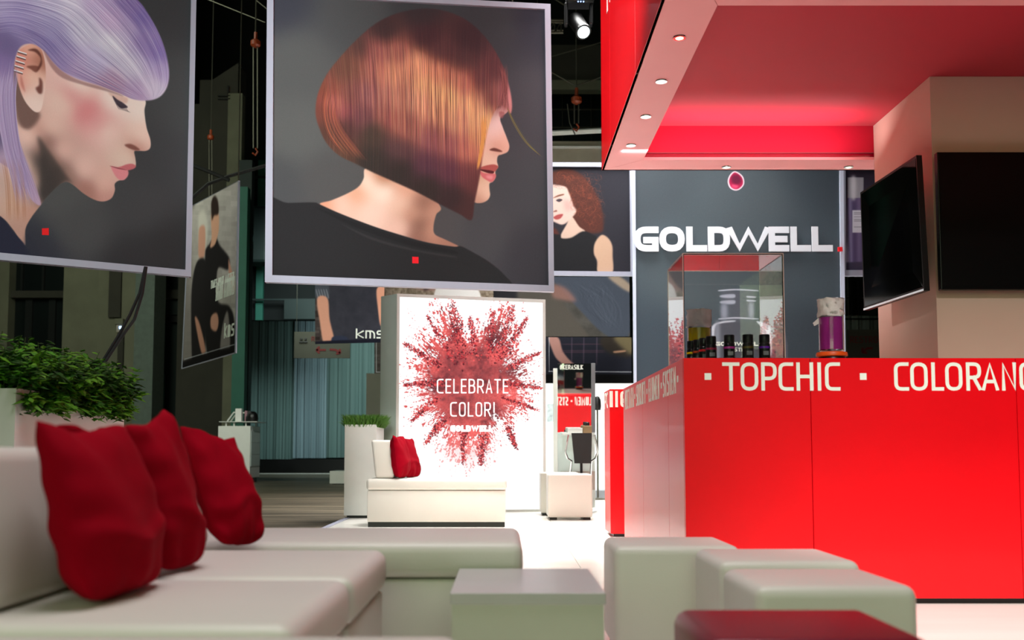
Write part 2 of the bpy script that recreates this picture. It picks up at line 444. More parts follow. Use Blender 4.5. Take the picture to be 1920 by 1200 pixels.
        b.inputs['Roughness'].default_value = rough
        b.inputs['Specular IOR Level'].default_value = .2
        if emit:
            nt.links.new(t.outputs[0], b.inputs['Emission Color']); b.inputs['Emission Strength'].default_value = emit
        return m_
def print_quad(name, q3, m_, parent, off=.0):
    """q3 TL, TR, BR, BL in space; a thin sheet with uv"""
    me = bpy.data.meshes.new(name); org = Vector(parent.get('_o', (0, 0, 0)))
    n = (q3[1] - q3[0]).cross(q3[3] - q3[0]).normalized()
    f = [p - org + n * off for p in q3]; b = [p - n * .004 for p in f]
    me.from_pydata(f + b, [], [(0, 3, 2, 1), (4, 5, 6, 7), (0, 1, 5, 4), (1, 2, 6, 5), (2, 3, 7, 6), (3, 0, 4, 7)])
    uv = me.uv_layers.new(name='UVMap'); U = {0: (0, 1), 1: (1, 1), 2: (1, 0), 3: (0, 0)}
    for l in me.loops: uv.data[l.index].uv = U[l.vertex_index % 4]
    me.materials.append(m_); o = bpy.data.objects.new(name, me); o.parent = parent; COL.objects.link(o); return o
def bil(q3, u, v): return (q3[0] * (1 - u) + q3[1] * u) * (1 - v) + (q3[3] * (1 - u) + q3[2] * u) * v
def frame4(q_out, q_in, parent, m_, t=.05, name='frame'):
    """four profile pieces between an outer and an inner quad, each a part"""
    n = (q_out[1] - q_out[0]).cross(q_out[3] - q_out[0]).normalized()   # points away from viewer or to it
    for i in range(4):
        j = (i + 1) % 4; c = [q_out[i], q_out[j], q_in[j], q_in[i]]
        MB().hexa([p - n * t * .5 for p in c], [p + n * t * .5 for p in c]).build(name, m_, parent)

# ---- print 1: lilac hair profile
def art_lilac():
    Q = [(-176, -114), (358, -12), (347, 507), (-176, 459)]
    c = Canvas(1000, 1060, Q, (62, 64, 67))
    c.img[:] = c.field([(-150, -100, (60, 60, 66)), (340, -10, (54, 55, 58)), (340, 200, (66, 68, 70)), (330, 480, (48, 48, 50)), (150, 420, (74, 75, 77)),
                        (250, 380, (66, 67, 70)), (120, 370, (80, 81, 82)), (60, 470, (50, 52, 62)), (250, 500, (50, 50, 53)), (300, 300, (62, 63, 66))])
    face = [(60, 60), (200, 130), (262, 180), (274, 196), (272, 215), (276, 245), (283, 268), (283, 283), (275, 289), (262, 289), (254, 290),
            (256, 303), (257, 315), (253, 321), (242, 325), (242, 334), (236, 342), (226, 344), (219, 350), (219, 362), (212, 376),
            (197, 382), (180, 379), (160, 368), (140, 352), (126, 346), (110, 354), (88, 375), (78, 388), (60, 410), (48, 432), (46, 462), (24, 432), (0, 408), (-60, 380), (-60, 60)]
    fm = c.mask(face, .7)
    fl = c.field([(150, 165, (238, 214, 204)), (220, 190, (240, 222, 214)), (262, 210, (238, 222, 214)), (268, 260, (236, 208, 196)), (278, 272, (230, 196, 184)), (262, 285, (200, 150, 138)),
                  (240, 300, (226, 200, 186)), (200, 250, (234, 204, 194)), (165, 215, (216, 140, 142)), (140, 185, (220, 160, 158)), (190, 240, (222, 160, 160)), (120, 200, (230, 196, 184)),
                  (100, 240, (228, 190, 178)), (120, 290, (226, 184, 174)), (160, 320, (228, 190, 180)), (200, 350, (224, 182, 170)), (205, 372, (200, 150, 140)), (165, 362, (170, 122, 112)),
                  (130, 335, (160, 124, 114)), (105, 305, (150, 116, 106)), (90, 275, (150, 114, 106)), (75, 250, (205, 160, 148)), (95, 340, (66, 58, 56)), (85, 310, (72, 64, 62)), (110, 330, (84, 72, 68)), (84, 360, (62, 58, 58)),
                  (60, 260, (238, 200, 188)), (45, 320, (232, 196, 180)), (62, 350, (228, 188, 172)), (60, 400, (196, 152, 136)), (30, 380, (210, 172, 152)), (40, 440, (190, 150, 136)), (20, 300, (206, 180, 190)), (0, 360, (200, 170, 160))], 2.2)
    c.img += (fl - c.img) * fm[..., None]
    c.poly([(75, 262), (79, 300), (80, 382), (100, 366), (126, 345), (140, 350), (120, 325), (96, 290)], (64, 58, 56), 3.5, .75, fm)
    # ear
    c.poly([(24, 120), (30, 200), (40, 240), (60, 248), (80, 222), (60, 200), (40, 150)], (110, 84, 78), 3, .9)
    ear = [(50, 93), (66, 88), (80, 98), (87, 120), (90, 150), (88, 185), (82, 212), (72, 217), (60, 208), (48, 190), (38, 160), (33, 130), (38, 104)]
    em = c.mask(ear, .7); ef = c.field([(60, 100, (226, 170, 150)), (40, 120, (214, 130, 118)), (40, 160, (222, 160, 146)), (60, 200, (238, 210, 200)), (75, 205, (240, 214, 204)), (85, 180, (232, 200, 190)), (65, 150, (235, 190, 172)), (80, 120, (170, 110, 92))])
    c.img += (ef - c.img) * em[..., None]
    c.poly([(56, 100), (70, 97), (80, 108), (82, 128), (72, 140), (80, 118), (70, 104)], (86, 46, 40), 1.2, .85)
    c.poly([(54, 131), (66, 129), (78, 132), (72, 142), (62, 136)], (110, 60, 50), 1.2, .8)
    c.poly([(78, 152), (84, 160), (84, 180), (78, 182), (72, 172), (78, 166)], (96, 50, 44), 1.5, .85)
    c.poly([(44, 146), (44, 165), (52, 180), (48, 160)], (190, 110, 100), 1.5, .7)
    for i in range(5):
        y = 102 + i * 9; x = 37 - i * 1.6
        c.poly([(x, y), (x + 17, y + 6), (x + 17, y + 8.4), (x, y + 3)], (70, 50, 54), .4, .8, smooth=False)
        c.poly([(x, y - 1.5), (x + 17, y + 4), (x + 17, y + 6), (x, y + .8)], (235, 235, 240), .35, 1, smooth=False)
    # eye, nostril, lips
    c.poly([(205, 180), (220, 184), (240, 190), (238, 200), (222, 196)], (214, 176, 164), 1.5, .8)
    c.poly([(213, 186), (222, 193), (232, 199), (241, 207), (236, 209), (228, 209), (219, 200)], (60, 50, 62), .8, .95)
    c.lines([([(218 + i * 2.4, 198 + i), (222 + i * 2.4, 206 + i), (226 + i * 2.6, 213 + i * .6)], (40, 34, 44), .9) for i in range(9)])
    c.poly([(236, 278), (246, 276), (256, 280), (264, 287), (256, 288), (244, 284)], (120, 70, 62), 1.2, .85)
    c.poly([(209, 317), (225, 319), (240, 314), (250, 313), (257, 317), (253, 322), (242, 325), (230, 322)], (196, 104, 112), .8, .95)
    c.poly([(212, 318), (226, 321), (242, 325), (243, 334), (236, 342), (227, 342), (219, 334)], (222, 138, 146), .9, .95)
    c.poly([(209, 316.5), (226, 320.5), (242, 324.5), (226, 322.5)], (120, 50, 58), .5, .8)
    # dress
    c.poly([(-60, 372), (0, 408), (24, 436), (46, 460), (52, 484), (-60, 470)], (38, 40, 58), 1.0)
    c.poly([(50, 440), (46, 462), (54, 486), (80, 490), (62, 450)], (46, 48, 60), 3, .7)
    # hair
    hair = [(-120, -120), (200, -50), (256, 0), (276, 26), (296, 62), (310, 100), (317, 138), (315, 164), (306, 182), (292, 192), (272, 195), (250, 192), (225, 181),
            (192, 168), (150, 155), (122, 141), (102, 122), (84, 100), (64, 88), (44, 92), (34, 112), (30, 150), (30, 200), (36, 260), (56, 320), (78, 385), (60, 378), (40, 340), (-20, 300), (-120, 280)]
    hm = c.mask(hair, 1.0)
    hf = c.field([(-100, -60, (120, 104, 150)), (0, 0, (176, 164, 200)), (100, 0, (200, 192, 218)), (130, 15, (214, 208, 226)), (180, 10, (190, 170, 206)), (240, 10, (120, 100, 156)), (262, 40, (112, 96, 160)),
                  (40, 50, (150, 136, 184)), (100, 60, (150, 142, 184)), (160, 60, (206, 204, 220)), (210, 90, (222, 222, 232)), (240, 130, (206, 202, 220)), (270, 80, (140, 120, 176)), (300, 100, (130, 112, 176)), (305, 140, (176, 160, 204)),
                  (290, 170, (208, 198, 220)), (255, 180, (176, 152, 190)), (210, 165, (170, 130, 160)), (150, 140, (176, 152, 190)), (120, 120, (146, 130, 178)), (180, 120, (186, 178, 212)), (100, 90, (128, 116, 168)), (60, 75, (132, 118, 164)), (20, 90, (110, 96, 140)),
                  (10, 130, (130, 110, 160)), (20, 190, (196, 180, 214)), (30, 240, (214, 204, 230)), (35, 300, (190, 170, 200)), (10, 260, (110, 96, 132)), (5, 320, (176, 150, 176)), (55, 340, (190, 160, 186)), (-40, 150, (120, 104, 150)), (240, 60, (176, 160, 196)), (210, 40, (196, 170, 206))], 2.2)
    c.img += (hf - c.img) * hm[..., None]
    A = np.array([(-60, -100), (60, -80), (200, -50), (276, 26), (310, 100), (316, 160), (296, 192)], float)
    B = np.array([(-60, 90), (20, 66), (70, 88), (116, 136), (180, 164), (232, 184), (272, 196)], float)
    S = []
    for i in range(900):
        s_ = rng.random() ** .9; P = A * (1 - s_) + B * s_ + rng.normal(0, 2.5, (1, 2)); k0 = rng.integers(0, 4); P = P[k0:k0 + rng.integers(3, 5)]
        S.append((P, ((245, 240, 252) if rng.random() < .42 else (84, 70, 124)), .10 + .22 * rng.random()))
    c.lines(S, .5, hm)
    S = []
    for i in range(420):
        o = rng.random(); x0 = 2 + 34 * o
        S.append(([(x0 + 6, 110 + 40 * rng.random()), (x0 - 6 + 4 * o, 190), (x0 + 4, 270), (x0 + 18 + 20 * o * rng.random(), 330 + 20 * o), (x0 + 30 + 24 * o * rng.random(), 380 + 20 * rng.random())],
                  [(226, 218, 240), (150, 132, 180), (180, 150, 196), (120, 100, 140)][rng.integers(4)], .12 + .2 * rng.random()))
    for i in range(70):
        x0 = 0 + 40 * rng.random(); S.append(([(x0, 300), (x0 + 8, 350), (x0 + 10, 420)], (166, 110, 80), .25))
    c.lines(S, .6)
    c.poly([(84, 98), (102, 122), (122, 141), (150, 156), (192, 169), (225, 182), (232, 187), (200, 177), (160, 166), (120, 152), (98, 130)], (120, 80, 84), 1.2, .55)
    c.poly([(79, 430.5), (92, 430), (92, 443), (79, 442.5)], (232, 34, 38), .2, 1, smooth=False)
    return c.material('lilac_hair_print')

# ---- print 2: copper bob profile
def art_bob():
    Q = [(514, -7), (1021, 20), (1028, 536), (511.7, 517)]
    c = Canvas(1060, 1080, Q, (64, 65, 68))
    c.img[:] = c.field([(520, 0, (58, 60, 70)), (560, 120, (86, 88, 88)), (560, 250, (92, 94, 93)), (520, 350, (76, 78, 80)), (620, 340, (82, 82, 82)), (1000, 40, (46, 46, 56)), (930, 40, (56, 57, 62)), (990, 200, (64, 64, 70)),
                        (980, 350, (66, 67, 72)), (900, 430, (70, 70, 74)), (1000, 480, (56, 56, 62)), (660, 30, (74, 76, 78)), (840, 420, (78, 76, 78)), (800, 8, (58, 60, 64))])
    face = [(900, 190), (945, 190), (958, 200), (950, 212), (938, 222), (943, 240), (950, 258), (955, 274), (952, 285), (942, 290), (934, 293), (932, 303), (934, 313), (929, 321),
            (929, 333), (924, 341), (918, 345), (918, 356), (919, 367), (914, 376), (903, 381), (890, 380), (880, 370), (880, 300)]
    fm = c.mask(face, .7)
    fl = c.field([(930, 225, (236, 206, 204)), (925, 245, (230, 196, 190)), (945, 265, (224, 176, 160)), (930, 278, (206, 150, 132)), (908, 270, (226, 186, 174)), (910, 300, (226, 190, 168)), (925, 303, (226, 188, 172)),
                  (905, 350, (230, 190, 168)), (912, 365, (234, 198, 176)), (900, 378, (190, 140, 120)), (895, 330, (206, 160, 132)), (920, 212, (150, 110, 100)), (940, 195, (190, 130, 130)), (895, 375, (200, 150, 130))])
    c.img += (fl - c.img) * fm[..., None]
    c.poly([(918, 282), (926, 278), (936, 281), (942, 285), (932, 285)], (92, 50, 44), .8, .9)
    c.poly([(920, 196), (932, 194), (940, 200), (932, 204), (922, 208)], (84, 62, 54), 1.8, .8)
    c.poly([(936, 210), (946, 212), (942, 222), (937, 220)], (150, 90, 92), 1, .8)
    c.poly([(895, 318), (908, 312), (922, 309), (930, 310), (934, 314), (926, 323), (912, 320)], (170, 84, 80), .7)
    c.poly([(896, 318), (912, 319), (926, 322), (922, 327), (906, 322)], (84, 34, 38), .5)
    c.poly([(899, 321), (908, 325), (920, 326), (929, 327), (929, 334), (922, 342), (912, 338), (903, 331)], (206, 108, 112), .8)
    c.poly([(912, 330), (924, 330), (922, 337), (914, 335)], (230, 150, 154), 1.5, .8)
    # neck
    neck = [(686, 316), (682, 335), (672, 351), (650, 364), (622, 376), (600, 384), (640, 402), (700, 425), (750, 441), (800, 455), (850, 463), (862, 463), (836, 450), (816, 440), (813, 425), (818, 403), (826, 388), (790, 350), (720, 318)]
    nm = c.mask(neck, .8)
    nf = c.field([(690, 345, (246, 220, 200)), (720, 360, (248, 226, 208)), (700, 400, (242, 206, 188)), (640, 385, (240, 196, 176)), (610, 385, (226, 160, 130)), (670, 358, (226, 170, 140)), (750, 430, (236, 194, 176)), (750, 380, (236, 196, 174)),
                  (775, 400, (200, 150, 128)), (788, 420, (140, 100, 86)), (797, 385, (150, 108, 92)), (780, 445, (150, 106, 92)), (810, 430, (196, 146, 124)), (808, 395, (200, 150, 128)), (835, 455, (170, 122, 104)), (760, 350, (226, 170, 144)), (720, 330, (190, 130, 100))], 2.2)
    c.img += (nf - c.img) * nm[..., None]
    shirt = [(480, 382), (540, 381), (588, 380), (600, 384), (640, 402), (700, 425), (750, 441), (800, 455), (850, 463), (864, 462), (888, 474), (918, 492), (945, 515), (966, 545), (960, 600), (480, 600)]
    sm_ = c.poly(shirt, (38, 38, 40), .8)
    c.poly([(640, 420), (700, 446), (780, 468), (850, 480), (850, 483), (780, 472), (700, 451)], (58, 57, 58), 1, .6, sm_)
    c.poly([(590, 388), (660, 415), (760, 449), (850, 470), (850, 476), (760, 458), (660, 424)], (30, 30, 32), 1, .7, sm_)
    # hair
    hair = [(672, 72), (706, 44), (744, 26), (792, 17), (838, 22), (880, 42), (916, 78), (940, 118), (954, 160), (960, 196), (957, 214), (950, 205), (938, 198), (926, 212), (916, 240), (906, 290), (898, 340), (890, 380), (884, 413),
            (862, 402), (826, 384), (780, 360), (736, 340), (700, 324), (668, 308), (636, 292), (612, 268), (598, 238), (592, 212), (596, 178), (612, 142), (638, 108)]
    hm = c.mask(hair, 1.1)
    hf = c.field([(790, 25, (58, 46, 50)), (720, 60, (66, 46, 48)), (800, 70, (70, 42, 48)), (880, 80, (62, 40, 46)), (930, 130, (84, 46, 52)), (680, 90, (84, 56, 52)), (640, 130, (104, 64, 52)), (615, 170, (130, 66, 50)), (600, 210, (120, 64, 52)),
                  (625, 195, (176, 76, 70)), (640, 210, (140, 62, 70)), (660, 130, (110, 68, 54)), (700, 95, (150, 78, 74)), (740, 100, (156, 84, 74)), (700, 130, (170, 90, 76)), (740, 140, (206, 120, 84)), (780, 130, (224, 136, 92)), (800, 160, (226, 160, 92)), (840, 180, (228, 174, 96)), (820, 140, (214, 120, 84)),
                  (870, 160, (176, 92, 76)), (900, 150, (92, 52, 56)), (870, 110, (76, 48, 52)), (830, 100, (84, 50, 54)), (880, 200, (222, 162, 96)), (905, 230, (224, 168, 96)), (900, 260, (206, 136, 76)), (860, 230, (206, 136, 96)), (820, 210, (226, 150, 96)), (780, 190, (222, 140, 100)), (740, 180, (176, 100, 84)),
                  (690, 180, (140, 78, 84)), (660, 180, (118, 66, 60)), (680, 220, (104, 58, 66)), (730, 220, (150, 76, 70)), (770, 240, (170, 90, 76)), (810, 260, (140, 74, 84)), (850, 270, (150, 76, 84)), (880, 280, (190, 96, 76)), (700, 250, (66, 54, 46)), (650, 240, (82, 50, 48)), (620, 250, (90, 58, 48)),
                  (640, 285, (92, 62, 48)), (700, 300, (52, 46, 42)), (750, 280, (84, 56, 60)), (750, 320, (52, 44, 42)), (800, 310, (86, 50, 66)), (840, 320, (92, 50, 66)), (880, 330, (110, 56, 60)), (800, 350, (54, 44, 42)), (850, 370, (60, 42, 44)), (880, 390, (74, 44, 44)), (892, 340, (96, 50, 50)), (950, 185, (176, 100, 104)), (925, 185, (110, 62, 62))], 2.4)
    hf = (hf - 60) * 1.06 + 60; hf = hf + np.clip(hf.mean(-1, keepdims=True) - 90, 0, 80) * np.array((.6, .62, .55)); g2 = hf.mean(-1, keepdims=True); hf = g2 + (hf - g2) * .84
    c.img += (hf - c.img) * hm[..., None]
    S = []
    for i in range(3400):
        t = rng.random(); x0 = 610 + 340 * t
        top = 20 + 220 * rng.random(); ln = 60 + 150 * rng.random()
        bend = (t - .62) * 60; P = [(x0 + bend * ((yy - 160) / 200) ** 2 * .5 + (t - .75) * (yy - 160) * .10 * -1, yy) for yy in (top, top + ln * .35, top + ln * .7, top + ln)]
        cc = [(250, 200, 146), (52, 26, 34), (214, 120, 84), (36, 20, 26), (170, 90, 106)][rng.integers(5)]
        vis = .10 + .26 * rng.random()
        S.append((P, cc, vis))
    lum = np.clip((c.img.mean(-1) - 45) / 80, .15, 1)
    c.lines(S, .45, hm * lum)
    S = []
    for i in range(160):
        a0 = rng.random() * 60; S.append(([(612 + a0 * .5, 150 + a0), (603 + a0 * .6, 200 + a0 * .4), (612 + a0 * .7, 250), (640 + a0, 290 + .3 * a0)], [(176, 90, 76), (60, 36, 34), (190, 110, 70)][rng.integers(3)], .2))
    c.lines(S, .5, hm)
    # fringe over the brow and loose wisps
    S = [([(930 + 22 * rng.random(), 120), (940 + 14 * rng.random(), 165), (925 + 32 * rng.random(), 215 + 8 * rng.random())], [(120, 60, 62), (80, 42, 46), (150, 96, 92)][rng.integers(3)], .22) for _ in range(120)]
    S += [([(900 + 12 * k, 215), (902 + 6 * k, 260), (893 + 4 * k, 320)], (216, 150, 84), .35) for k in rng.random(60) * 1.2]
    S += [([(950, 200), (962 + 6 * k, 232), (985 + 6 * k, 268), (1012 + 8 * k, 292 + 6 * k)], (120, 112, 62), .45) for k in rng.random(12)]
    c.lines(S, .5)
    c.poly([(773, 481.5), (785, 482), (785, 494.5), (773, 494)], (235, 32, 44), .2, 1, smooth=False)
    return c.material('copper_bob_print')

def art_curly():
    Q = [(985, 313), (1178, 314), (1180, 510), (987, 508)]
    c = Canvas(420, 430, Q, (40, 39, 48))
    c.poly([(1010, 335), (1050, 318), (1080, 322), (1105, 345), (1125, 385), (1130, 420), (1125, 436), (1095, 436), (1075, 420), (1068, 400), (1050, 350), (1010, 345)], (84, 42, 32), 2)
    c.poly([(1010, 430), (1042, 430), (1046, 460), (1010, 480)], (92, 42, 34), 2)
    c.poly([(1070, 405), (1085, 425), (1096, 434), (1088, 445), (1060, 450), (1050, 444), (1062, 420)], (222, 190, 172), .8)
    c.poly([(1010, 350), (1055, 349), (1066, 362), (1074, 385), (1080, 396), (1070, 410), (1056, 421), (1042, 418), (1010, 400)], (226, 196, 184), 1)
    c.poly([(1056, 375), (1068, 378), (1072, 392), (1060, 395)], (220, 150, 144), 4, .6)
    c.poly([(1036, 372), (1046, 366), (1056, 364), (1056, 366), (1046, 369)], (120, 76, 60), .6)
    c.poly([(1042, 376), (1048, 373), (1054, 375), (1048, 379)], (70, 60, 66), .5)
    c.poly([(1037, 408), (1045, 403), (1055, 402), (1050, 410), (1042, 412)], (172, 76, 76), .6)
    c.poly([(1036, 398), (1042, 394), (1044, 397)], (150, 100, 90), .5)
    S = []
    for i in range(520):
        t = rng.random(); a = rng.random(); x = 1040 + 80 * a + 6 * t; y = 326 + 104 * t * (a ** .3); x += 8 * math.sin(y * .25)
        if x < 1072 and y > 350: x = 1072 + rng.random() * 50
        r = 3 + 5 * rng.random(); ph = rng.random() * 6
        S.append(([(x + r * math.cos(ph + k), y + r * math.sin(ph + k)) for k in (0, 1, 2, 3)], [(150, 66, 44), (50, 24, 22), (190, 96, 60), (110, 50, 36)][rng.integers(4)], .35))
    c.lines(S, .6)
    c.poly([(1000, 445), (1046, 440), (1052, 447), (1070, 446), (1092, 434), (1110, 440), (1118, 448), (1112, 470), (1116, 492), (1120, 520), (1000, 520)], (24, 24, 28), 1)
    c.poly([(1126, 441), (1138, 446), (1146, 460), (1147, 480), (1146, 512), (1120, 512), (1118, 490), (1112, 475), (1114, 456)], (216, 178, 150), 1)
    c.img *= .84
    return c.material('curly_hair_print')
def brick(c, x0, y0, x1, y1, bw, bh, base, joint, var=18, a=1):
    r = 0; y = y0
    while y < y1:
        x = x0 - (bw / 2 if r % 2 else 0)
        while x < x1:
            v = rng.normal(0, var); a0, a1 = max(x, x0) + .3, min(x + bw, x1) - .3
            if a1 > a0: c.poly([(a0, y + .3), (a1, y + .3), (a1, min(y + bh, y1) - .3), (a0, min(y + bh, y1) - .3)], tuple(np.clip(np.array(base) + v, 0, 255)), .3, a, smooth=False)
            x += bw
        y += bh; r += 1
def art_jeans():
    Q = [(925, 519), (1180, 519), (1181, 632), (925, 632)]
    c = Canvas(520, 230, Q, (50, 48, 44)); n = fbm(230, 520, 30)[..., None]; c.img += (n - .5) * 26
    c.poly([(925, 519), (1000, 519), (1080, 600), (1090, 640), (925, 640)], (56, 52, 46), 2)
    c.poly([(1040, 519), (1185, 519), (1185, 600), (1170, 640), (1130, 625), (1090, 585), (1050, 540)], (44, 50, 60), 1.5)
    c.poly([(1140, 519), (1162, 519), (1182, 535), (1182, 548), (1165, 540)], (120, 106, 92), 2)
    c.poly([(1036, 535), (1060, 540), (1080, 565), (1050, 562), (1036, 556)], (110, 76, 68), 3, .8)
    c.lines([([(1060 + 90 * rng.random(), 525), (1090 + 70 * rng.random(), 570), (1130 + 40 * rng.random(), 620)], [(70, 78, 90), (28, 32, 40)][rng.integers(2)], .25) for _ in range(90)])
    c.poly([(925, 519), (965, 519), (965, 640), (925, 640)], (18, 16, 20), 3)
    return c.material('denim_print')
def art_plaid():
    Q = [(925, 632), (1180, 633), (1181, 722), (925, 722)]
    c = Canvas(520, 180, Q, (36, 38, 50))
    c.poly([(1028, 632), (1046, 634), (1055, 660), (1075, 682), (1100, 690), (1070, 692), (1045, 675), (1034, 655)], (196, 146, 136), 1)
    for x in (1070, 1092, 1116): c.poly([(x, 634), (x + 1.4, 634), (x + 1.4, 680), (x, 680)], (120, 100, 120), .6, .6)
    for y in (645, 657, 660): c.poly([(1058, y), (1125, y), (1125, y + 1), (1058, y + 1)], (130, 84, 100), .6, .6)
    c.poly([(1124, 634), (1180, 634), (1180, 668), (1150, 666), (1130, 655)], (52, 46, 40), 3)
    c.poly([(1148, 634), (1180, 634), (1180, 664), (1166, 655)], (130, 118, 84), 3, .8)
    c.poly([(1148, 659), (1168, 657), (1168, 660), (1150, 662)], (196, 150, 120), .8)
    c.poly([(925, 702), (1182, 702), (1182, 724), (925, 724)], (4, 4, 6), .6, smooth=False)
    for a, b in (((1028, 632), (1029, 697)), ((1028, 695.5), (1181, 697))):
        c.poly([a, (a[0] + 1.2, a[1]), (b[0] + .6, b[1]), (b[0], b[1] + 1.2)] if a[1] < 640 else [a, b, (b[0], b[1] + 1.3), (a[0], a[1] + 1.3)], (220, 222, 230), .3, smooth=False)
    return c.material('plaid_shirt_print')
def art_shirt():
    Q = [(591, 500), (722, 500), (718, 642), (591, 645)]
    c = Canvas(330, 360, Q, (60, 54, 52)); brick(c, 586, 500, 620, 645, 14, 6, (74, 62, 60), (120, 110, 100)); c.img = c.img * .8 + 20 * .2
    c.poly([(608, 500), (700, 500), (708, 560), (722, 645), (622, 645), (616, 600), (606, 560)], (50, 50, 60), 1.5)
    c.img += ((fbm(360, 330, 40) - .5) * 20)[..., None]
    c.poly([(590, 500), (610, 500), (618, 560), (592, 560)], (70, 74, 84), 1.2)
    for k in range(5): c.poly([(592 + k * 5, 545), (594 + k * 5, 545), (598 + k * 5, 560), (596 + k * 5, 560)], (150, 154, 164), .6, .6)
    c.poly([(595, 561), (615, 561), (619, 600), (628, 645), (608, 645), (600, 605)], (216, 156, 132), 1)
    c.poly([(707, 543), (722, 543), (722, 600), (714, 612), (709, 580)], (220, 156, 130), .8)
    c.poly([(625, 632), (650, 632), (655, 646), (625, 646)], (44, 50, 72), 1)
    c.poly([(590, 641), (722, 637), (722, 650), (590, 650)], (16, 18, 34), .8)
    return c.material('dark_shirt_print')
def art_tee():
    Q = [(718, 520), (925, 520), (925, 600), (718, 600)]
    c = Canvas(420, 160, Q, (104, 92, 78)); c.img += ((fbm(160, 420, 8, 3) - .5) * 90)[..., None]
    c.poly([(760, 520), (900, 520), (880, 552), (800, 556), (764, 545)], (120, 92, 84), 2)
    c.poly([(800, 520), (830, 520), (815, 545), (795, 556)], (60, 44, 42), 1.5)
    c.poly([(816, 556), (836, 541), (850, 552), (866, 541), (880, 545), (900, 560), (900, 600), (816, 600)], (178, 174, 172), 1)
    return c.material('grey_tee_print')
def art_couple():
    Q = [(357, 388), (447, 340), (441, 661), (343, 690)]
    c = Canvas(440, 640, Q, (176, 168, 164)); n = fbm(640, 440, 60)[..., None]; c.img += (n - .5) * 60
    brick(c, 340, 330, 450, 700, 17, 9, (170, 162, 158), (0, 0, 0), 10, .5)
    c.poly([(340, 430), (362, 500), (372, 640), (360, 700), (335, 700)], (110, 102, 100), 8, .7)
    c.poly([(374, 400), (384, 395), (390, 420), (386, 460), (376, 470), (372, 430)], (206, 198, 190), 2)
    c.poly([(374, 425), (384, 422), (385, 450), (382, 478), (373, 478), (372, 450)], (206, 150, 130), 1)
    c.poly([(369, 488), (385, 485), (386, 540), (384, 690), (364, 690), (360, 640), (360, 540)], (30, 26, 28), 1)
    c.poly([(366, 590), (374, 600), (384, 640), (386, 660), (380, 664), (372, 630)], (196, 140, 120), .8)
    c.poly([(388, 460), (392, 455), (404, 438), (412, 455), (430, 478), (428, 500), (408, 500), (408, 560), (430, 570), (440, 600), (440, 680), (420, 676), (424, 600), (412, 670), (392, 672), (384, 600), (384, 480)], (28, 24, 26), 1)
    c.poly([(397, 400), (410, 398), (411, 424), (407, 444), (402, 456), (394, 460), (397, 440)], (214, 160, 134), .8)
    c.poly([(397, 380), (403, 367), (409, 374), (411, 392), (409, 400), (402, 402), (398, 410)], (44, 30, 26), 1)
    c.poly([(429, 480), (432, 490), (440, 520), (440, 540), (430, 510)], (206, 150, 130), .8)
    c.poly([(396, 590), (406, 583), (410, 600), (406, 618), (396, 612)], (206, 150, 130), .8)
    c.poly([(417, 610), (427, 580), (432, 640), (428, 672), (414, 664)], (140, 132, 130), 1)
    c.poly([(340, 678), (444, 650), (444, 700), (340, 700)], (16, 12, 14), 1.2)
    c.poly([(346, 672), (441, 644), (441, 645.6), (346, 673.6)], (190, 190, 200), .3, smooth=False)
    return c.material('couple_print')
def art_bottle():
    Q = [(1190, 300), (1573, 300), (1576, 760), (1190, 760)]
    c = Canvas(820, 940, Q, (74, 84, 92))
    c.img[:] = c.field([(1200, 320, (66, 74, 80)), (1560, 320, (60, 70, 78)), (1300, 520, (80, 92, 98)), (1540, 500, (70, 82, 90)), (1250, 640, (62, 74, 84)), (1540, 640, (56, 66, 74)), (1400, 400, (78, 88, 94))])
    drop = c.mask([(1378, 321), (1392, 330), (1395, 344), (1388, 354), (1378, 357), (1368, 352), (1364, 340), (1368, 328)], .3)
    c.put(drop, (240, 214, 224))
    c.poly([(1378, 323.5), (1390, 332), (1392.6, 344), (1386, 352.5), (1378, 354.5), (1370, 350), (1366.6, 340), (1370, 330)], (176, 30, 74), .6)
    c.poly([(1372, 330), (1384, 328), (1390, 340), (1382, 346), (1372, 342)], (100, 24, 56), 2, .9)
    c.poly([(1372, 346), (1384, 348), (1380, 353), (1373, 351)], (232, 80, 120), 1.4, .9)
    G = (84, 88, 98); L = (206, 212, 228)
    c.poly([(1332, 607), (1345, 599), (1438, 599), (1470, 608), (1476, 640), (1478, 760), (1328, 760)], G, .8, smooth=False)
    c.poly([(1352, 543), (1414, 543), (1414, 600), (1350, 600)], (90, 96, 106), .6, smooth=False)
    for y in (541, 593): c.poly([(1349, y), (1380, y - 2), (1418, y), (1418, y + 2), (1380, y + .4), (1349, y + 2)], L, .5)
    for y in (549, 560): c.poly([(1350, y + 2), (1362, y), (1377, y), (1377, y + 6), (1364, y + 7), (1350, y + 5)], (176, 182, 198), .8)
    for y in (552, 559): c.poly([(1400, y), (1416, y + 1), (1416, y + 3), (1402, y + 3)], L, .6)
    c.poly([(1352, 568), (1362, 568), (1362, 592), (1352, 592)], (150, 158, 174), 3)
    c.poly([(1404, 566), (1412, 566), (1412, 590), (1404, 590)], (160, 168, 184), 2.5)
    for pts in ([(1333, 622), (1335, 606), (1352, 599), (1376, 597), (1376, 599), (1352, 602), (1340, 609), (1337, 640), (1333, 660)], [(1418, 598), (1440, 604), (1446, 618), (1446, 660), (1428, 660), (1428, 615), (1424, 606)]):
        c.poly(pts, (222, 228, 240), .8)
    c.poly([(1338, 610), (1348, 606), (1346, 700), (1336, 700)], (150, 156, 170), 3, .8)
    return c.material('grey_bottle_print')
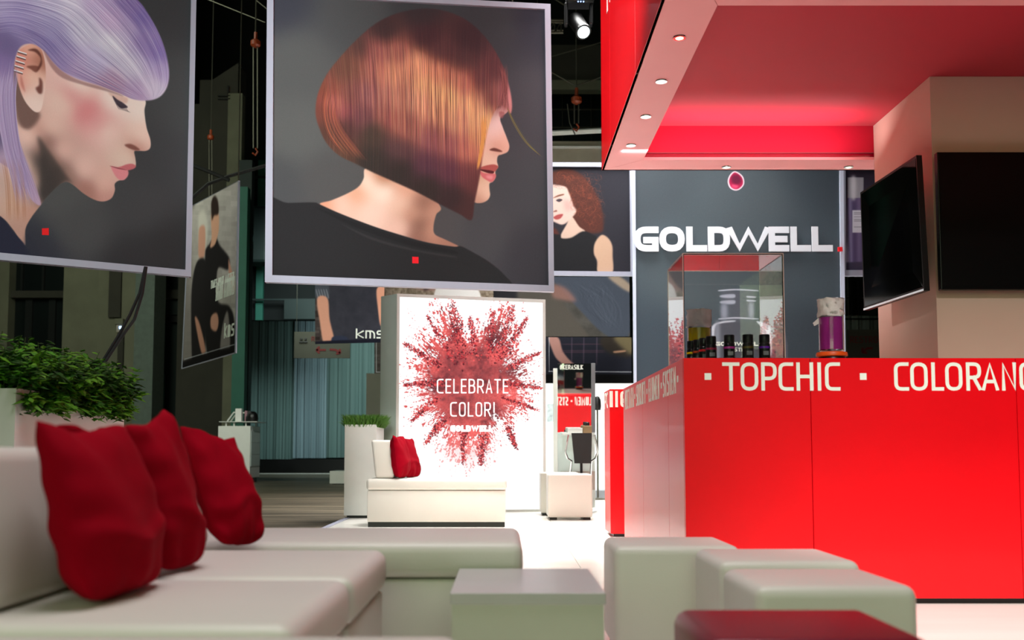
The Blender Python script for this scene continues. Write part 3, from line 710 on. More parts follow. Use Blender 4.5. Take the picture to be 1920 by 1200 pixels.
def art_spray():
    Q = [(1584, 318), (1700, 318), (1700, 507), (1585, 507)]
    c = Canvas(260, 420, Q, (52, 46, 60))
    c.img[:] = c.field([(1586, 330, (44, 38, 52)), (1590, 480, (140, 134, 160)), (1586, 440, (90, 84, 104)), (1660, 400, (54, 46, 64)), (1620, 500, (70, 64, 86))])
    c.poly([(1589, 372), (1617, 372), (1617, 494), (1592, 494)], (82, 70, 104), .8, smooth=False)
    c.poly([(1591, 374), (1596, 374), (1598, 492), (1594, 492)], (150, 142, 176), 2, .8)
    c.poly([(1608, 374), (1613, 374), (1613, 492), (1608, 492)], (130, 118, 150), 2.5, .7)
    c.poly([(1589, 333), (1619, 333), (1619, 372), (1589, 372)], (150, 150, 158), .6, smooth=False)
    c.poly([(1596, 334), (1604, 334), (1604, 372), (1596, 372)], (206, 206, 212), 2.4, .9)
    c.poly([(1598, 395), (1620, 395), (1620, 437), (1598, 437)], (206, 206, 216), .5, smooth=False)
    for k, y in enumerate((399, 402, 407, 412, 415, 426)): c.poly([(1601, y), (1618, y), (1618, y + 1), (1601, y + 1)], (90, 86, 100), .4, .7, smooth=False)
    c.poly([(1584, 493), (1700, 493), (1700, 510), (1584, 510)], (62, 56, 76), 1)
    return c.material('spray_can_print')
def art_burst():
    Q = [(749, 558), (1016, 567), (1016, 985), (749, 985)]
    c = Canvas(640, 1000, Q, (252, 252, 252)); H_, W_ = c.h, c.w
    yy, xx = np.mgrid[0:H_, 0:W_]; inv = np.linalg.inv(c.H); q_ = np.stack([xx, yy, np.ones_like(xx)], -1) @ inv.T; X = q_[..., 0] / q_[..., 2]; Y_ = q_[..., 1] / q_[..., 2]
    cx_, cy_ = 884, 740; th = np.arctan2(-(Y_ - cy_), X - cx_); rr = np.hypot(X - cx_, Y_ - cy_)
    ang = np.array([-180, -165, -150, -135, -120, -108, -100, -92, -80, -70, -55, -40, -25, -12, 0, 10, 20, 32, 45, 55, 62, 70, 78, 88, 97, 104, 112, 122, 132, 145, 157, 170, 180])
    rad = np.array([108, 102, 112, 108, 118, 142, 146, 150, 134, 112, 100, 98, 104, 112, 112, 108, 112, 108, 118, 140, 158, 182, 150, 112, 118, 166, 172, 128, 148, 118, 130, 108, 108])
    Rm = np.interp(np.degrees(th), ang, rad)
    fine = fbm(H_, W_, 5, 2); med = fbm(H_, W_, 22, 3); big = fbm(H_, W_, 70, 3)
    na = 420; tt = (th + math.pi) / (2 * math.pi) * na; st = rng.random((na + 2, 24)); ti = np.clip(tt.astype(int), 0, na); ri = np.clip((rr / 9).astype(int), 0, 22)
    fr = tt - ti; streak = st[ti, ri] * (1 - fr) + st[ti + 1, ri] * fr
    v = rr / Rm + (fine - .5) * .8 + (med - .5) * .55 + (streak - .5) * .55
    al = np.clip((.90 - v) / .08, 0, 1); core = np.clip((.84 - rr / np.minimum(Rm, 128) - (med - .5) * .5) / .2, 0, 1); al = np.maximum(al, core)
    low = np.clip((Y_ - 830) / 40, 0, 1); soft = np.clip(1.15 - rr / Rm, 0, 1); al = al * (1 - low * .5) + low * .5 * np.clip(soft * 1.6, 0, 1)
    dark = np.clip((big * .45 + med * .4 + fine * .15 - .55) / .07, 0, 1) * np.clip(.25 + rr / Rm, 0, 1)
    edge = np.clip((rr / Rm - .60) / .3, 0, 1) * np.clip((.75 - fine) / .25, 0, 1)
    col = np.array((250, 104, 100.)) * np.ones((H_, W_, 1)); col += ((fine - .5) * 46)[..., None]
    k = np.clip(dark * .5 + edge * .2, 0, .85)[..., None]; col = col * (1 - k) + np.array((84, 18, 30.)) * k
    for (sx, sy, sr) in ((848, 690, 26), (926, 640, 16), (960, 705, 20), (905, 720, 22), (862, 780, 28), (820, 735, 16), (920, 790, 18), (900, 672, 12), (936, 620, 12), (852, 620, 10)):
        g = np.exp(-(((X - sx) ** 2 + (Y_ - sy) ** 2) / (2 * sr * sr)))[..., None] * (.45 + .8 * (med[..., None] - .3)); g = np.clip(g, 0, .85)
        col = col * (1 - g) + np.array((66, 26, 36.)) * g
    c.img = c.img * (1 - al[..., None]) + col * al[..., None]
    # pigment arms and flung specks
    arms = [((868, 690), (848, 575), 9), ((892, 680), (880, 600), 5), ((930, 690), (958, 580), 8), ((915, 680), (922, 590), 6), ((850, 690), (802, 600), 5), ((830, 700), (764, 655), 6), ((950, 700), (1008, 670), 5), ((945, 670), (985, 600), 6), ((940, 760), (1004, 785), 4), ((820, 760), (775, 805), 5), ((870, 820), (868, 888), 5), ((905, 830), (900, 892), 6), ((950, 820), (965, 860), 5), ((835, 800), (800, 850), 6), ((830, 730), (760, 735), 6), ((945, 730), (1006, 740), 6)]
    for (a, b, wd) in arms:
        for _ in range(int(wd * 48)):
            t = rng.random() ** .8; x = a[0] + (b[0] - a[0]) * t * 1.05 + rng.normal(0, wd * (1.0 - .65 * t)); y = a[1] + (b[1] - a[1]) * t * 1.05 + rng.normal(0, wd * (1.0 - .5 * t) * .7)
            s_ = .5 + 1.7 * rng.random() * (1 - .5 * t); P = c.m([(x, y)])[0]; rpx = s_ * c.sc
            x0, x1, y0, y1 = int(P[0] - rpx - 1), int(P[0] + rpx + 2), int(P[1] - rpx - 1), int(P[1] + rpx + 2)
            if x0 < 0 or y0 < 0 or x1 >= W_ or y1 >= H_: continue
            gy, gx = np.mgrid[y0:y1, x0:x1]; mk = np.clip(rpx + .5 - np.hypot(gx - P[0], (gy - P[1]) * (.8 + .5 * rng.random())), 0, 1)[..., None] * .9
            cc = [(206, 56, 62), (130, 26, 40), (234, 90, 88), (84, 18, 30)][rng.integers(4)]
            c.img[y0:y1, x0:x1] = c.img[y0:y1, x0:x1] * (1 - mk) + np.array(cc) * mk
    return c.material('pigment_burst_print', .4, 1.12, 0)
# ================================================================== STRUCTURE
FL = -.06
struct(MB().box(-30, 30, -12, 38, FL - .3, FL), 'floor', M['hallfloor'])
# booth platform: white gloss sheets laid side by side
pf = MB().box(-1.74, 8, -4, 20, FL, -.012); plat = struct(pf, 'trim_1', M['white'])
for i, x in enumerate((-1.74, .5, 2.74, 4.98)):
    for j in range(10):
        y = -4 + j * 2.4
        MB().box(x + .004, min(x + 2.236, 8), y + .004, min(y + 2.396, 20), -.012, 0).build('floor_sheet', M['boothfloor'], plat)
struct(MB().box(-1.80, -1.742, -4, 20, FL, .004, .004), 'trim_2', M['alu'])
struct(MB().box(-30, 30, 38, 38.4, FL, 20), 'wall_back', M['darkwall'])
struct(MB().box(-30.4, -30, -12, 38, FL, 20), 'wall_left', M['darkwall'])
struct(MB().box(30, 30.4, -12, 38, FL, 20), 'wall_right', M['darkwall'])
cl = struct(MB().box(-30, 30, -12, 38, 19, 19.3), 'ceiling', M['ceil'])
for k in range(9): MB().box(-30, 30, 4 + k * 4, 4.3 + k * 4, 18.2, 19).build('beam', M['ceil'], cl)
def rect(px0, px1, py0, py1, Y, d=.1):
    a = at(px0, py0, Y); b = at(px1, py1, Y); return (a.x, b.x, Y, Y + d, b.z, a.z)
def rbox(px0, px1, py0, py1, Y, d=.1, bev=0, floor=False, top=None):
    r = list(rect(px0, px1, py0, py1, Y, d))
    if floor: r[4] = FL
    if top: r[5] = top
    return MB().box(*r, bev)
struct(MB().box(-14, -3, 34.2, 34.6, FL, FL + .012), 'trim_5', M['white'])
# concrete piers and dark bays of the hall
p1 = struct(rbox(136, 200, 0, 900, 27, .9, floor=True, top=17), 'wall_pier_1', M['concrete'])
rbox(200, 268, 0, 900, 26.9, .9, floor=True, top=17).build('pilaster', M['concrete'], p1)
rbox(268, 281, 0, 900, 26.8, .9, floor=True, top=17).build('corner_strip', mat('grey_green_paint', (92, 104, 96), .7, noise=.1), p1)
rbox(219, 225, 0, 595, 26.8, .08, top=17).build('conduit', M['concrete_dark'], p1)
rbox(221, 224, 625, 900, 26.8, .08, floor=True).build('conduit', M['concrete_dark'], p1)
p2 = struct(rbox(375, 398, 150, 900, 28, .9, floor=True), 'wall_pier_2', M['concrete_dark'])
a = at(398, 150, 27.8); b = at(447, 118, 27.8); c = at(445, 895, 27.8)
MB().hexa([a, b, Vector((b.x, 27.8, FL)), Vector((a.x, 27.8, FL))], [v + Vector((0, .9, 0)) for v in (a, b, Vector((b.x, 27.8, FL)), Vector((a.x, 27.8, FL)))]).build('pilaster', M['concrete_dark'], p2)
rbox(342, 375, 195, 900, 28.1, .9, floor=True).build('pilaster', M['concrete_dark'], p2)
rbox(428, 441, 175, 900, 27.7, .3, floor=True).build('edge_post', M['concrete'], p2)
for pz in (178, 184):
    rbox(408, 432, pz, pz + 2, 27.7, .08).build('bracket', M['black'], p2)
rbox(426, 428.5, 160, 175, 27.7, .08).build('bracket', M['black'], p2)
b1 = struct(rbox(-60, 136, 470, 545, 28.5, .2), 'window_1', M['darkglass'])
rbox(-60, 136, 558, 900, 28.5, .2, floor=True).build('pane', M['darkglass'], b1)
rbox(-60, 136, 545, 558, 28.2, .4).build('window_beam', M['concrete_dark'], b1)
rbox(-3, 4, 470, 900, 28.1, .4, floor=True).build('mullion', M['concrete'], b1)
for x in (48, 92): rbox(x, x + 1.5, 558, 900, 28.4, .1, floor=True).build('mullion', M['darkwall'], b1)
for x in (40, 80): rbox(x, x + 1.5, 470, 545, 28.4, .1).build('mullion', M['darkwall'], b1)
b2 = struct(rbox(281, 345, 575, 900, 29, .2, floor=True), 'door_1', M['tealdark'])
rbox(281, 345, 510, 543, 29, .2).build('transom', M['darkglass'], b2)
rbox(281, 345, 543, 560, 28.7, .3).build('lintel', M['concrete_dark'], b2)
rbox(281, 345, 560, 590, 28.9, .2).build('header', M['tealdark'], b2)
rbox(300, 345, 592, 604, 28.8, .1).build('door_closer', M['black'], b2)
rbox(298, 302, 700, 900, 28.8, .15, floor=True).build('door_stile', M['teal'], b2)
c3 = struct(rbox(441, 455, 350, 870, 26.6, .3, floor=True), 'trim_3', M['teal'])
rbox(449, 462, 300, 900, 27.5, .3, floor=True).build('channel', M['tealdark'], c3)
bay = struct(rbox(455, 600, 250, 600, 33, .3), 'wall_bay_1', M['darkwall'])
rbox(484, 492, 300, 600, 32.8, .15).build('downpipe', M['teal'], bay)
for y in (330, 420, 445, 560): rbox(455, 600, y, y + 3, 32.6, .1).build('pipe', M['tealdark'], bay)
rbox(462, 500, 385, 492, 31.5, .8, .1).build('duct', M['tealdark'], bay)
rbox(533, 600, 562, 598, 32.5, .2).build('panel', M['tealdark'], bay)
# upper hall wall seen between poster and canopy
wb = struct(rbox(860, 1300, 265, 306, 21, .6), 'wall_parapet_1', M['beam'])
rbox(860, 1300, 274, 276.5, 20.9, .1).build('cable_rail', M['white'], wb)
ub = struct(rbox(860, 1300, 84, 150, 31, .3), 'wall_upper_1', M['concrete_dark'])
rbox(860, 1300, 150, 168, 30.6, .4).build('ledge', M['concrete'], ub)
wn = struct(rbox(860, 1300, 168, 270, 33, .1), 'window_2', M['darkglass'])
for y in (204, 238): rbox(860, 1300, y, y + 1.6, 32.9, .08).build('glazing_bar', M['steel'], wn)
for x in (1000, 1054, 1108, 1162): rbox(x, x + 1.4, 168, 270, 32.9, .08).build('glazing_bar', M['concrete_dark'], wn)
rw = struct(rbox(1578, 1720, 480, 590, 34, .3), 'wall_bay_2', mat('dark_olive_wall', (40, 42, 34), .9, noise=.15, nscale=1))
for x in (1594, 1607): rbox(x, x + 5, 500, 590, 33.6, .3).build('duct', M['black'], rw)
rbox(1590, 1640, 556, 559, 33.6, .3).build('pipe', M['black'], rw)

# ================================================================== HALL THINGS
struct(rbox(449, 900, 861, 900, 35.8, .2, floor=True), 'baseboard_back', M['black'])
struct(rbox(1500, 1760, 861, 900, 35.8, .2, floor=True), 'baseboard_right', M['black'])
for Yr, xa_, xb_ in ((36.4, 449, 1760),): struct(MB().tube([at(xa_, 598, Yr), at(xb_, 598, Yr)], .03, 6), 'trim_4', M['black'])
def curtain(px0, px1, py0, py1, Y, m, label, nf, seed, group='curtains across the hall end'):
    rr = random.Random(seed); a = at(px0, py0, Y); b = at(px1, py1, Y); n = max(24, int(nf * 8)); mb = MB(); V = []; Fc = []
    ph = rr.random() * 6
    for j in range(7):
        t = j / 6; z = a.z + (b.z - a.z) * t
        for i in range(n + 1):
            u = i / n; x = a.x + (b.x - a.x) * u
            d = .05 * math.sin(u * nf * 6.283 + ph) + .03 * math.sin(u * nf * 2.7 * 6.283 + 1.3 * ph) + .03 * math.sin(u * 9 + 4 * t)
            V.append((x, Y + d * (.6 + .5 * t), z + (.06 * math.sin(u * nf * 3 + ph) if j in (0,) else 0)))
    for j in range(6):
        for i in range(n):
            k = j * (n + 1) + i; Fc.append((k, k + n + 1, k + n + 2, k + 1))
    return solo(mb.py(V, Fc), 'curtain', m, label, 'curtain', group, True)
curtain(449, 556, 600, 861, 36.5, M['curtain'], 'teal curtain hanging beside the green wall column', 7, 1)
curtain(553, 612, 596, 859, 36.3, M['curtain_pale'], 'pale translucent curtain strip hanging behind the arrow sign', 5, 2)
curtain(610, 900, 598, 858, 36.5, M['curtain'], 'teal curtain behind the lit billboard and slim planter', 14, 3)
curtain(1540, 1720, 585, 860, 36.5, mat('grey_curtain', (120, 130, 120), .8, noise=.08), 'grey green curtain behind the right restroom sign', 9, 4)

def arrow(mb, pts, Y, wd, hd):
    P = [at(x, y, Y) for x, y in pts]
    for a, b in zip(P, P[1:]):
        d = (b - a).normalized(); n = Vector((-d.z, 0, d.x)) * wd
        mb.hexa([a - n, b - n, b + n, a + n], [v + Vector((0, .01, 0)) for v in (a - n, b - n, b + n, a + n)])
    e = P[-1]; d = (P[-1] - P[-2]).normalized(); n = Vector((-d.z, 0, d.x))
    for s in (1, -1):
        f = e - d * hd + n * hd * s; dd = (f - e).normalized(); nn = Vector((-dd.z, 0, dd.x)) * wd
        mb.hexa([e - nn, f - nn, f + nn, e + nn], [v + Vector((0, .01, 0)) for v in (e - nn, f - nn, f + nn, e + nn)])
    return mb
s1 = thing('restroom_sign', at(604, 672, 30), 'grey hanging sign with red arrows in front of teal curtain', 'sign')
rbox(552, 656, 622, 671.5, 30, .06).build('board', M['signgrey'], s1)
arrow(arrow(MB(), [(611, 656), (593, 656)], 29.99, .03, .1), [(618, 655), (630, 656), (638, 662)], 29.99, .03, .09).build('arrow', M['darkred'], s1)
ic = MB()
for x in (565, 573):
    a = at(x, 637, 29.99); ic.box(a.x - .035, a.x + .035, 29.975, 30, a.z - .02, a.z + .05, .01)
    ic.box(a.x - .06, a.x + .06, 29.975, 30, a.z - .1, a.z - .05, .01)
ic.build('figure_icon', M['black'], s1)
a = at(584, 640, 29.99); letters('lettering', run('REST', 0, .45), 0, .15, .02, a, (1, 0, 0), (0, 0, 1), s1, M['darkred'], .004)
for x in (556, 652): MB().tube([at(x, 622, 30.03), Vector((at(x, 622, 30.03).x, 30.03, 18.9))], .01, 5).build('wire', M['steel'], s1)
s2 = thing('restroom_sign', at(1620, 668, 30), 'grey sign with red restroom lettering behind the purple beaker', 'sign')
rbox(1589, 1690, 618, 672, 30, .06).build('board', M['signgrey'], s2)
for x in (1592, 1686): MB().tube([at(x, 620, 30.03), Vector((at(x, 620, 30.03).x, 30.03, 18.99))], .01, 5).build('wire', M['steel'], s2)
a = at(1594, 643, 29.99); letters('lettering', run('RESTROOMS', 0, 1.3), 0, .2, .022, a, (1, 0, 0), (0, 0, 1), s2, M['darkred'], .004)
arrow(MB(), [(1636, 653), (1626, 653), (1617, 661)], 29.99, .03, .1).build('arrow', M['darkred'], s2)

pd = thing('display_pedestal', (-6.7, 25.5, FL), 'white display pedestal with glass top in the dim hall', 'pedestal')
MB().box(-7.17, -6.36, 25, 26.0, .06, 1.36, .01).build('body', M['white'], pd)
MB().box(-7.1, -6.42, 25.05, 25.95, FL, .06).build('plinth', M['black'], pd)
for z in (.35, .65, .95): MB().box(-6.36, -6.345, 25.05, 25.95, z, z + .29, .004).build('side_panel', M['greenpanel'], pd)
MB().box(-7.15, -6.2, 25, 26, 1.46, 1.475).build('glass_top', M['white'], pd)
for x, y in ((-7.0, 25.1), (-6.5, 25.1), (-7.0, 25.9), (-6.45, 25.9), (-6.8, 25.1)): MB().tube([(x, y, 1.36), (x, y, 1.46)], .02, 6).build('standoff', M['white'], pd)
br = MB()
a, b, c = Vector((-7.08, 25.5, 1.497)), Vector((-6.92, 25.5, 1.72)), Vector((-6.72, 25.5, 1.72))
br.tube([a, b, c], .02, 6); br.tube([a + Vector((0, .3, 0)), b + Vector((0, .3, 0)), c + Vector((0, .3, 0))], .02, 6); br.tube([b, b + Vector((0, .3, 0))], .02, 6)
solo(br, 'display_bracket', M['white'], 'white slanted wire bracket on the dim pedestal', 'bracket')
solo(MB().box(-6.82, -6.66, 25.25, 25.4, 1.475, 1.81, .015), 'tube_box', M['white'], 'tall white carton standing on the dim pedestal', 'carton')
solo(MB().box(-6.62, -6.55, 25.4, 25.55, 1.475, 1.76, .015), 'bottle_box', mat('mauve_carton', (150, 110, 120), .5, noise=.04), 'narrow mauve carton on the dim pedestal', 'carton')
fb = MB()
for k in range(9):
    an = k * .33; fb.box(-6.56 + .02 * k, -6.545 + .02 * k, 25.3, 25.5, 1.475, 1.62 + .13 * math.sin(an * 1.15), .004)
fb.lathe((-6.42, 25.42, 1.475), [(.12, 0), (.15, .08), (.13, .2), (.07, .26), (0, .27)], 14)
solo(fb, 'brush_bundle', M['black'], 'rounded black brush bundle on the dim pedestal', 'brush', smooth=True)
lb = thing('low_platform', (-3.8, 24.2, FL), 'low white platform box on the grey hall floor', 'platform')
MB().box(-4.15, -3.2, 23.8, 24.7, FL + .02, .26, .01).build('body', M['white'], lb)
MB().box(-4.1, -3.25, 23.85, 24.65, FL, FL + .02).build('plinth', M['black'], lb)

# ---- rigging
mh = thing('moving_head_light', at(1088, 0, 12) + Vector((0, 0, .05)), 'black moving head spotlight hanging above the copper bob poster', 'stage light')
c0 = at(1087, 4, 12)
MB().box(c0.x - .17, c0.x + .17, 11.9, 12.14, c0.z - .04, c0.z + .09, .02).build('base', M['black'], mh)
MB().box(c0.x - .19, c0.x - .15, 11.94, 12.06, c0.z - .3, c0.z - .03, .01).build('yoke_arm', M['black'], mh)
MB().box(c0.x + .12, c0.x + .16, 11.94, 12.06, c0.z - .3, c0.z - .03, .01).build('yoke_arm', M['black'], mh)
ld = (Vector((.25, -.62, -.74))).normalized(); lc = at(1094, 60, 11.85); bk = lc - ld * .34
MB().tube([bk, bk + ld * .05, lc - ld * .12, lc - ld * .02, lc], .10, 18, .085).build('head', M['black'], mh, True)
MB().tube([lc - ld * .01, lc + ld * .012], .075, 18).build('lens', M['lens'], mh)
MB().tube([lc - ld * .03, lc + ld * .004], .098, 18).build('lens_ring', M['black'], mh)
for i in range(3): MB().tube([at(1084 + 5 * i, 3, 11.88), at(1084 + 5 * i, 3, 11.87)], .008, 6).build('status_led', M['led'], mh)
tr = thing('lighting_truss', at(1040, 60, 16), 'short end of grey box truss beside the copper bob poster', 'truss')
for y in (41, 60):
    MB().tube([at(900, y, 16), at(1056, y + 1, 16)], .022, 8).build('chord', M['steel'], tr)
    MB().tube([at(900, y - 4, 16.4), at(1056, y - 3, 16.4)], .022, 8).build('chord', M['steel'], tr)
for k in range(8):
    x = 1052 - k * 12; MB().tube([at(x, 41, 16), at(x - 11, 60, 16)], .012, 6).build('brace', M['steel'], tr)
    MB().tube([at(x, 60, 16), at(x, 41, 16)], .012, 6).build('brace', M['steel'], tr)
MB().tube([at(960, 41, 16), Vector((at(960, 41, 16).x, 16, 18.1))], .012, 6).build('suspension_wire', M['steel'], tr)
MB().tube([c0 + Vector((0, .1, .08)), Vector((c0.x, c0.y + .1, 18.1))], .014, 6).build('suspension_wire', M['black'], mh)
def hoist(px, py, Y, n, bot, label, k=1.0):
    t = thing('chain_hoist', at(px, bot, Y), label, 'hoist', 'chain hoists in the hall roof'); c = at(px, py, Y)
    MB().lathe(c + Vector((0, 0, -.06 * k)), [(.05 * k, 0), (.085 * k, .03 * k), (.085 * k, .10 * k), (.05 * k, .13 * k)], 10).build('gear_case', M['hook'], t, True)
    MB().tube([c + Vector((0, 0, .07 * k)), c + Vector((0, 0, .2 * k))], .03 * k, 6).build('top_hook', M['hook'], t)
    b = at(px, bot, Y)
    for dx in (-.035, .035): MB().tube([c + Vector((dx * k, 0, -.05 * k)), b + Vector((dx * k, 0, 0))], .012 * k, 5).build('chain', M['steel'], t)
    MB().tube([b, b + Vector((.04 * k, 0, -.06 * k)), b + Vector((0, 0, -.12 * k)), b + Vector((-.05 * k, 0, -.08 * k))], .016 * k, 6).build('bottom_hook', M['hook'], t)
    MB().tube([c + Vector((0, 0, .2 * k)), Vector((c.x, Y, 18.9))], .011, 5).build('suspension_wire', M['steel'], t)
    return t
hb = hoist(1081, 188, 18, 0, 232, 'orange chain hoist hanging between bob poster and red canopy', 1.15)
hoist(479, 82, 15, 0, 278, 'orange hoist with long double chain between the two big posters', .9)
hoist(395, 258, 22, 0, 400, 'small dark hoist in front of the dim concrete pier', .9)
def cab(pts, Y, r, label, m=None, cat='cable'):
    return solo(MB().tube([at(x, y, Y) for x, y in pts], r, 6), 'cable', m or M['steel'], label, cat)
MB().tube([at(1020, 128, 18), at(1080, 161, 18), at(1140, 140, 18)], .014, 6).build('bridle_wire', M['steel'], hb)
MB().tube([at(1064, 195, 18), at(1068, 230, 18), at(1078, 252, 18)], .012, 6).build('hand_chain', M['steel'], hb)
cab([(1020, 110), (1140, 76)], 20, .012, 'thin wire rising toward the red canopy')
cab([(1010, -20), (1066, 14)], 17, .012, 'thin wire running up behind the moving head light')
cab([(1010, 251), (1140, 244)], 19, .05, 'pale horizontal pipe below the orange hoist', M['white'], 'pipe')
cab([(380, -5), (497, 42)], 17, .01, 'thin wire crossing the gap between the big posters')
cab([(480, 0), (512, 26)], 15, .01, 'short wire slanting to the bob poster')
cab([(362, 310), (388, 320), (430, 338)], 15, .03, 'black cable sagging behind the lilac hair poster', M['cable'])
cab([(352, 378), (390, 345), (430, 330), (500, 310)], 15, .026, 'black cable rising behind the two big posters', M['cable'])
for i, (dx, dy) in enumerate(((0, 0), (5, 3))):
    cab([(273 + dx * .2, 500), (262 + dx, 550), (244 + dx * 1.6, 590 + dy * 3), (222 + dx, 630 + dy), (185 + dx, 690), (170, 760)], 6.9, .012,
        ('black power cable hanging from the lilac poster to the planter', 'second black cable beside it hanging behind the planter leaves')[i], M['cable'])
jb = thing('junction_box', at(222, 623, 26.7), 'small pale junction box with blue light on the concrete pier', 'junction box')
rbox(215, 230, 597, 608, 26.74, .15, .01).build('cover', M['concrete'], jb)
rbox(218, 229, 609, 623, 26.74, .15, .01).build('socket', M['beam'], jb)
rbox(223.5, 227, 612, 616, 26.71, .04).build('led', M['led'], jb)

# ================================================================== BANNERS AND POSTERS
def wires(th, q, up=8, r=.006, k=(.12, .88)):
    for u in k:
        p = q[0] * (1 - u) + q[1] * u; MB().tube([p + Vector((0, 0, .0)), Vector((p.x, p.y, 18.99))], r, 5).build('suspension_wire', M['steel'], th)
def poster(name, label, out, inn, Ys, art, frame=True, cat='poster', t=.06, mf=None):
    qo = [at(x, y, Y) for (x, y), Y in zip(out, Ys)]; c = (qo[2] + qo[3]) / 2
    th = thing(name, c, label, cat)
    n = (qo[1] - qo[0]).cross(qo[3] - qo[0]).normalized()
    if n.y > 0: n = -n
    # inner quad on the same plane
    def on_plane(px, py):
        d = at(px, py, 1.0) - Vector((0, 0, EYE)); o = Vector((0, 0, EYE)); k = (qo[0] - o).dot(n) / d.dot(n); return o + d * k
    qi = [on_plane(x, y) for x, y in inn]
    qo = [on_plane(x, y) for x, y in out]
    if frame: frame4(qo, qi, th, mf or M['alu'], t)
    MB().hexa([p - n * .012 for p in qi], [p - n * .02 for p in qi]).build('backing', M['black'], th)
    print_quad('print', [p + n * .002 for p in qi], art, th)
    if not frame: wires(th, qi, 0)
    return th, qi, n
def wires(th, q, up=8, r=.006, k=(.12, .88)):
    for u in k:
        p = q[0] * (1 - u) + q[1] * u; MB().tube([p + Vector((0, 0, .05)), Vector((p.x, p.y, 18.99))], r, 5).build('suspension_wire', M['steel'], th)
th, qi, n = poster('hanging_poster', 'huge framed poster of lilac hair profile, top left, hanging', [(-190, -130), (368, -26), (357.5, 520), (-190, 472)], [(-176, -114), (358, -12), (347, 507), (-176, 459)], (6.62, 7.4, 7.4, 6.62), art_lilac()); wires(th, qi, 3)
th, qi, n = poster('hanging_poster', 'huge framed poster of copper bob profile hanging at centre', [(502, -17), (1031.5, 10.5), (1038.5, 548), (498, 530)], [(514, -7), (1021, 20), (1028, 536), (511.7, 517)], (7.4, 7.53, 7.53, 7.4), art_bob()); wires(th, qi, 3)
Yc = 13.8
th, qi, n = poster('hanging_poster', 'framed poster of red curly haired woman in black sleeveless top', [(977, 305), (1187, 306), (1189, 518), (979, 516)], [(985, 313), (1180, 314), (1182, 510), (987, 508)], (Yc,) * 4, art_curly()); wires(th, qi, 5)
th, qi, n = poster('hanging_banner', 'tall dark grey banner with white block lettering and red drop', [(1184, 292), (1580, 292), (1585, 775), (1189, 775)], [(1190.5, 300), (1573, 300), (1577, 768), (1193.5, 768)], (13.5,) * 4, art_bottle(), cat='banner', mf=mat('pale_profile', (206, 216, 236), .35, noise=.02))
yb = at(0, 471.5, 13.5 - .05)
def gx(p): return at(p, 471.5, 13.45).x
zt = at(0, 425, 13.45).z
letters('lettering', [(ch, gx(a_), gx(b_)) for ch, a_, b_ in (('G', 1189, 1235), ('O', 1236.5, 1284), ('L', 1287, 1326), ('D', 1327.5, 1369), ('W', 1364, 1444), ('E', 1441.5, 1480), ('L', 1482.5, 1521), ('L', 1522.5, 1561.5))],
        yb.z, zt, .088, (0, 13.45, 0), (1, 0, 0), (0, 0, 1), th, mat('pale_vinyl', (236, 242, 250), .45, noise=.01), .006, .008, True)
o = MB().box(gx(1571), gx(1579), 13.43, 13.46, yb.z, at(0, 463.5, 13.45).z).build('red_square', M['redsq'], th); o['label'] = 'small red square dot'
zz = at(0, 648.5, 13.47).z; z2 = at(0, 641, 13.47).z
letters('lettering', run('GOLDWELL', at(1341, 645, 13.47).x, at(1422, 645, 13.47).x, gap=.1), zz, z2, .014, (0, 13.47, 0), (1, 0, 0), (0, 0, 1), th, M['lettering'], .003, .01)
letters('lettering', run('SYSTEM', at(1362, 655, 13.47).x, at(1404, 655, 13.47).x), at(0, 659, 13.47).z, at(0, 652, 13.47).z, .008, (0, 13.47, 0), (1, 0, 0), (0, 0, 1), th, M['lettering'], .003, .01)
wires(th, qi, 5)
th, qi, n = poster('hanging_poster', 'framed poster of purple spray can beside the dark grey banner', [(1577, 310), (1706, 310), (1706, 518), (1578, 518)], [(1584, 318), (1700, 318), (1700, 507), (1585, 507)], (Yc,) * 4, art_spray()); wires(th, qi, 5)
q4 = [(925, 519), (1180, 519), (1181, 631), (925, 631)]
poster('hanging_banner', 'banner of draped dark denim under the curly hair poster', q4, q4, (18,) * 4, art_jeans(), False, 'banner')
q4 = [(925, 632.5), (1184, 632.5), (1184, 722), (925, 722)]
poster('hanging_banner', 'low banner of dark plaid shirt and forearm, above salon mirror', q4, q4, (19,) * 4, art_plaid(), False, 'banner')
q4 = [(591, 500), (722, 500), (718, 642), (591, 645)]
th, qi, n = poster('hanging_banner', 'hanging banner of dark shirt torso with white lower case letters', q4, q4, (17.6,) * 4, art_shirt(), False, 'banner')
e = .02; Yk = 17.6 - e
for ch, a_, b_ in (('k', 667, 682), ('m', 685, 703), ('s', 706, 719)):
    letters('lettering', [(ch, at(a_, 640, Yk).x, at(b_, 640, Yk).x)], at(0, 634.5, Yk).z, at(0, 616, Yk).z, .024, (0, Yk, 0), (1, 0, 0), (0, 0, 1), th, M['lettering'], .003, .012)
q4 = [(718, 500), (925, 500), (925, 600), (718, 600)]
poster('hanging_banner', 'banner of grey tee over brick, peeking above the lit billboard', q4, q4, (17.7,) * 4, art_tee(), False, 'banner')
q4 = [(985, 500), (925, 500), (925, 700), (985, 700)]
q4 = [(702, 640), (760, 640), (760, 700), (702, 700)]
def art_brick():
    c = Canvas(160, 160, q4, (60, 56, 56)); brick(c, 702, 640, 760, 700, 12, 6, (84, 78, 76), 0, 8)
    c.poly([(705, 640), (706.4, 640), (706.4, 698), (705, 698)], (190, 194, 200), .3, smooth=False); c.poly([(705, 697), (760, 697), (760, 698.5), (705, 698.5)], (190, 194, 200), .3, smooth=False)
    return c.material('dark_brick_print')
poster('hanging_banner', 'sliver of dark brick banner behind the slim planter', q4, q4, (22,) * 4, art_brick(), False, 'banner')
